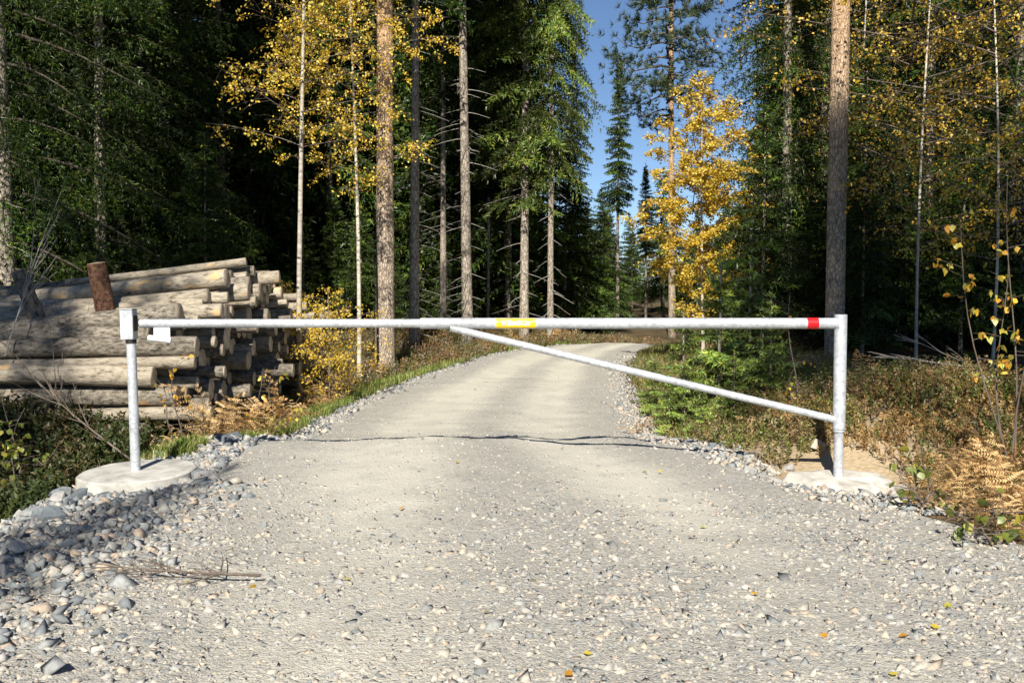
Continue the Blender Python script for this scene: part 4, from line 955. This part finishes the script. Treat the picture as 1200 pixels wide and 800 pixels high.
def scatter_blades(name, X, Y, hgt, wid, cols, rgn, lean=.5, mat='grass', parent=None):
    n = len(X); Z = height(X, Y, False) - .01; a = rgn.uniform(0, 6.283, n); l = hgt * rgn.uniform(.45, 1.3, n)
    d = np.stack([np.cos(a), np.sin(a), np.zeros(n)], -1); sd = np.stack([-np.sin(a), np.cos(a), np.zeros(n)], -1)
    b = np.stack([X, Y, Z], -1); le = (lean * rgn.uniform(.2, 1.6, n))[:, None]
    m1 = b + d * le * l[:, None] * .35 + np.array([0, 0, 1]) * l[:, None] * .6; tp = b + d * le * l[:, None] + np.array([0, 0, 1]) * (l * (1 - .25 * le[:, 0]))[:, None]
    w = wid * rgn.uniform(.7, 1.3, (n, 1))
    tri = np.concatenate([np.stack([b - sd * w, b + sd * w, m1 + sd * w * .7], 1), np.stack([b - sd * w, m1 + sd * w * .7, m1 - sd * w * .7], 1), np.stack([m1 - sd * w * .7, m1 + sd * w * .7, tp], 1)])
    c = cols[rgn.integers(0, len(cols), n)] * rgn.uniform(.75, 1.25, (n, 1)); g = Geo(); g.soup(tri, np.concatenate([c, c, c]))
    o = link(name, g.mesh(name), parent, M[mat]); return o
GR = np.array([(.13, .21, .035), (.19, .26, .045), (.26, .28, .07), (.10, .17, .03), (.38, .32, .14)])
rgn = np.random.default_rng(71); n = 34000
Y = 7.6 + 15 * rgn.random(n) ** 1.1; X = roadL(Y) - .06 - np.abs(rgn.normal(0, .55, n)) * (.35 + 1.25 * ss(8.5, 12, Y))
k = vnoise(X * 1.6, Y * 1.6, 77) > -.22 + .35 * (X < -3.2); X, Y = X[k], Y[k]
tag(scatter_blades('grass', X, Y, .13, .0045, GR, rgn, .7), 'short green grass on the left road verge', 'grass', None, 'stuff')
n = 9000; Y = 9 + 12 * rgn.random(n); X = roadR(Y) + .15 + np.abs(rgn.normal(0, .8, n))
tag(scatter_blades('grass', X, Y, .14, .005, np.array([(.2, .19, .06), (.13, .16, .04), (.34, .25, .1), (.1, .13, .03)]), rgn, .8), 'thin mixed grass on the right bank', 'grass', None, 'stuff')

def heather(name, X, Y, hgt, cols, seed, label, ns=7, spread=.12, bl=.03, w=.007, per=7):
    rgn = np.random.default_rng(seed); n = len(X); Z = height(X, Y, False)
    B = np.repeat(np.stack([X, Y, Z], -1), ns, 0); N_ = len(B)
    a = rgn.uniform(0, 6.283, N_); tl = rgn.uniform(0, .9, N_); H = hgt * rgn.uniform(.5, 1.2, N_)
    D = np.stack([np.cos(a) * tl, np.sin(a) * tl, np.ones(N_)], -1); D /= np.linalg.norm(D, axis=1)[:, None]
    B = B + np.stack([np.cos(a), np.sin(a), 0 * a], -1) * (spread * rgn.random(N_))[:, None]
    t = (np.arange(per) + .6) / per
    P = (B[:, None] + D[:, None] * (H[:, None] * t[None])[..., None]).reshape(-1, 3); DD = np.repeat(D, per, 0)
    tri, _ = blades(P, DD, 2, bl, w, rgn, .9, cols)
    pc = np.repeat(cols[rgn.integers(0, len(cols), n)], ns * per * 2, 0) * rgn.uniform(.7, 1.25, (len(tri), 1))
    g = Geo(); g.soup(tri, pc)
    o = link(name, g.mesh(name), None, M['grass']); return tag(o, label, 'ground cover', None, 'stuff')
HE = np.array([(.28, .21, .10), (.38, .25, .12), (.20, .23, .05), (.27, .28, .07), (.46, .30, .14), (.17, .23, .04), (.20, .26, .05), (.42, .35, .20)])
rgn = np.random.default_rng(81)
n = 120; Y = 6.3 + 2.6 * rgn.random(n); X = roadR(Y) + .25 + .9 * rgn.random(n)
k = np.hypot(X - FOOT_R.x, Y - FOOT_R.y + .15) > .62; X, Y = X[k], Y[k]
heather('heather', X, Y, .11, np.array([(.42, .32, .17), (.3, .27, .1), (.48, .36, .2), (.22, .24, .06)]), 88, 'sparse dry tufts on the sandy soil round the hinge post', 6, .09)
n = 900; Y = 7.9 + 9 * rgn.random(n) ** 1.3; X = roadR(Y) + .25 + 2.4 * rgn.random(n) ** .8
k = (vnoise(X * 1.3, Y * 1.3, 85) > -.2); X, Y = X[k], Y[k]
heather('heather', X, Y, .22, HE, 82, 'brown and green heather covering the right bank', 9, .13)
n = 560; Y = 5.2 + 3.4 * rgn.random(n); X = roadR(Y) + .55 + 2.2 * rgn.random(n)
k = (np.hypot(X - FOOT_R.x, Y - FOOT_R.y) > .55) & (X > roadR(Y) + .75 - .0 * Y); X, Y = X[k], Y[k]
heather('heather', X, Y, .16, np.array([(.28, .17, .06), (.2, .12, .05), (.36, .24, .09), (.1, .12, .03)]), 83, 'dry brown heath plants at the right picture edge', 9, .12)
n = 1300; Y = 12.5 + 12 * rgn.random(n) ** .8; X = roadL(Y) - .55 + .4 * (Y > 18) - 4.5 * rgn.random(n) ** 1.3
k = (vnoise(X * 1.1, Y * 1.1, 86) > -.25) & ~((X < -2.9) & (Y < 15.8)); X, Y = X[k], Y[k]
heather('heather', X, Y, .28, np.array([(.2, .12, .06), (.16, .14, .06), (.26, .15, .07), (.12, .14, .04), (.22, .18, .13)]), 84, 'brownish heather and bilberry below the left trunks', 8, .2, .045, .01)
n = 420; Y = 6.2 + 3.2 * rgn.random(n); X = -3.4 - 2.6 * rgn.random(n)
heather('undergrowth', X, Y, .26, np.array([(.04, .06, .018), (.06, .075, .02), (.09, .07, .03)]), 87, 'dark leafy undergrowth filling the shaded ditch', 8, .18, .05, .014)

# ------------------------------------------------------------------ shrubs, twigs, leaves
def leaf_piece(seed, s=.055):
    rgn = np.random.default_rng(seed); V = [(0, 0, 0), (.35, .42, .06), (.7, .3, .03), (1.05, 0, -.05), (.7, -.3, .03), (.35, -.42, .06), (.5, 0, -.02)]
    V = np.array(V) * s + rgn.normal(0, .002, (7, 3)); Tt = [(0, 6, 1), (1, 6, 2), (2, 6, 3), (3, 6, 4), (4, 6, 5), (5, 6, 0)]
    c = [(.66, .42, .04), (.58, .46, .06), (.62, .30, .03), (.45, .42, .07)][seed % 4]
    me = tri_mesh('leaf', V, np.array(Tt), False, np.tile(c, (6, 1))); me.materials.append(M['leaf']); return me
LEAF = [leaf_piece(i) for i in range(8)]
def sapling(name, base, stems, label, nleaf, sc, lo=.3, cat='sapling', leafset=LEAF, bark='twig', r=.008):
    e = empty(name, base, 0, label, cat); g = Geo(); lp = []
    for (tip, k) in stems:
        t = np.linspace(0, 1, 9); tip = np.array(tip, float); q = tip[None] * t[:, None]; q[:, 0] += .05 * np.sin(t * 5 + k); q[:, 1] += .04 * np.sin(t * 4 + 2 * k); q -= q[0]
        g.add(*tube(q, np.linspace(r, .002, 9), 5, False))
        for j in range(12):
            s_ = random.uniform(lo, 1); p = np.array([np.interp(s_, t, q[:, i]) for i in range(3)]); d = np.array([random.gauss(0, 1), random.gauss(0, 1), random.uniform(-.1, .7)]); d /= np.linalg.norm(d)
            l = random.uniform(.08, .28); g.add(*tube(np.stack([p, p + d * l * .5, p + d * l - np.array([0, 0, .1 * l])]), [.003, .002, .001], 3, False))
            lp += [p + d * l * random.uniform(.3, 1.0) for _ in range(4)]
    me = g.mesh('stem'); me.materials.append(M[bark]); link('stem', me, e)
    random.shuffle(lp)
    for p in lp[:nleaf]:
        o = bpy.data.objects.new('leaf', random.choice(leafset)); COL.objects.link(o); o.parent = e; o.location = p
        o.rotation_euler = (random.gauss(0, .8), random.gauss(.7, .6), random.uniform(0, 6.28)); o.scale = (sc * random.uniform(.7, 1.2),) * 3
    return e
gp = ground_at(1192, 6.6)
sapling('birch_sapling', gp, [((-.05, 0, 2.0), 0), ((-.30, .1, 1.75), 2), ((-.16, -.1, 1.5), 3), ((.1, .1, 1.9), 4)], 'tall yellow leaved sapling at the right picture edge', 185, .85, .4, bark='twig')
sapling('birch_sapling', ground_at(936, 9.2), [((-.03, 0, 1.15), 1), ((.05, .05, .5), 2)], 'thin sapling with lime leaves left of the hinge post', 26, .8, .12)
sapling('birch_sapling', ground_at(318, 10.2), [((.1, 0, .75), 1), ((-.12, .05, .6), 2), ((.25, 0, .45), 3)], 'yellow sapling in front of the log ends', 55, .9, .2)
sapling('birch_sapling', ground_at(210, 8.6), [((.05, 0, .8), 1), ((-.2, 0, .6), 3)], 'small green and yellow sapling before the lower logs', 30, .75, .2)
def green_leaf(seed):
    me = leaf_piece(seed, .05); c = [(.16, .2, .03), (.22, .25, .04), (.1, .15, .03), (.4, .36, .05)][seed % 4]
    a = me.color_attributes['tint']; a.data.foreach_set("color", np.tile([*c, 1.0], 18).astype(np.float32)); return me
GLEAF = [green_leaf(i) for i in range(8)]
sapling('green_shrub', ground_at(8, 8.0), [((0, 0, 1.0), 0), ((.2, 0, .85), 1), ((-.2, .1, .95), 2), ((.35, 0, .55), 3), ((.05, -.2, .6), 5)], 'leafy green shrub in front of the logs at the left picture edge', 170, 1.0, .15, 'shrub', GLEAF)
sapling('green_shrub', ground_at(1085, 5.75), [((.05, 0, .35), 0), ((-.08, 0, .28), 1), ((.12, 0, .22), 2)], 'small green plant at the edge of the right fern clump', 34, 1.1, .1, 'shrub', GLEAF)
sapling('green_shrub', ground_at(1168, 4.95), [((.05, 0, .25), 0), ((-.1, 0, .2), 1), ((.12, 0, .18), 2)], 'low yellow green plant under the right fern clump', 30, 1.2, .1, 'shrub', GLEAF)

def branch_thing(name, base, rz, L, label, cat, n=9, mat='twig', r=.008, rise=.1, spread=.9, seed=1, side=None):
    rgn = np.random.default_rng(seed); e = empty(name, base, rz, label, cat); t = np.linspace(0, 1, 8); g = Geo()
    q = np.stack([L * t, .05 * L * np.sin(3 * t), .02 + rise * L * t], -1); g.add(*tube(q, np.linspace(r, .002, 8), 5, True)); me = g.mesh('stem'); me.materials.append(M[mat]); link('stem', me, e)
    for k in range(n):
        s_ = rgn.uniform(.08, .85); p = np.array([np.interp(s_, t, q[:, i]) for i in range(3)]); l = L * rgn.uniform(.25, .6) * (1.1 - .6 * s_); a = rgn.choice([-1, 1]) * rgn.uniform(.2, .8) * spread; u_ = np.linspace(0, 1, 6)
        qq = p + np.stack([l * u_ * math.cos(a), l * u_ * math.sin(a) + .04 * l * np.sin(5 * u_ + k), l * u_ * rise * rgn.uniform(0, 2)], -1); gg = Geo(); gg.add(*tube(qq, np.linspace(r * .5, .0015, 6), 4, False))
        for _ in range(3):
            s2 = rgn.uniform(.2, .8); p2 = np.array([np.interp(s2, u_, qq[:, i]) for i in range(3)]); a2 = a + rgn.choice([-1, 1]) * .6; l2 = l * .35; gg.add(*tube(np.stack([p2, p2 + [l2 * math.cos(a2), l2 * math.sin(a2), l2 * rise]]), [.002, .001], 3, False))
        m2 = gg.mesh('twig'); m2.materials.append(M[mat]); link('twig', m2, e)
    return e
def gpx(px, py):
    d = ray(px, py); t = 1.0
    for _ in range(60):
        p = CAM + d * t; t += (p.z - h1(p.x, p.y)) / max(.06, -d.z + .02) * .7
    return CAM + d * t
p = gpx(306, 684); p.z += .02
branch_thing('dead_branch', p, R(172), .78, 'thin bare dead branch lying on the gravel at lower left', 'branch', 13, 'twig', .0075, .03, 1.5, 4)
branch_thing('dead_branch', ground_at(1140, 8.6) + Vector((0, 0, .12)), R(165), .75, 'pale dead branch lying in the shade beside the right fern clump', 'branch', 7, 'deadtwig', .009, .12, .7, 5)
branch_thing('dead_branch', ground_at(1160, 9.0) + Vector((0, 0, .05)), R(140), .8, 'second pale dead branch sloping up in the right shade', 'branch', 6, 'deadtwig', .007, .4, .7, 6)
branch_thing('dead_branch', ground_at(150, 8.4) + Vector((0, 0, .05)), R(155), 1.3, 'bare leaning branches crossing in front of the lower logs', 'branch', 9, 'twig', .012, .6, .7, 7)
branch_thing('dead_branch', ground_at(60, 8.9), R(100), 1.2, 'bare upright branch before the logs at left', 'branch', 8, 'twig', .009, 1.0, .8, 9)
branch_thing('dead_branch', ground_at(10, 9.4) + Vector((-.05, 0, .6)), R(80), .9, 'pale bare twigs rising above the left end of the log pile', 'branch', 8, 'deadtwig', .008, 1.6, .8, 8)

# fallen leaves on the road
def flat_leaf(px, py, k, sc=1.0):
    q = gpx(px, py); o = bpy.data.objects.new('fallen_leaf', LEAF[k % 8]); COL.objects.link(o)
    o.location = (q.x, q.y, h1(q.x, q.y) + .018); o.rotation_euler = (random.gauss(0, .3), random.gauss(0, .3), random.uniform(0, 6.28)); o.scale = (sc * .62,) * 3
    tag(o, 'small yellow birch leaf fallen on the pale gravel road', 'leaf', 'fallen leaves on the road')
for k, (px, py) in enumerate([(537, 544), (683, 770), (662, 793), (758, 554), (776, 556), (402, 682), (1063, 748), (1115, 712), (1034, 663), (1052, 796), (968, 746), (620, 684), (300, 690), (222, 684), (240, 684), (575, 720), (880, 700), (1090, 738), (470, 600), (820, 620)]): flat_leaf(px, py, k)
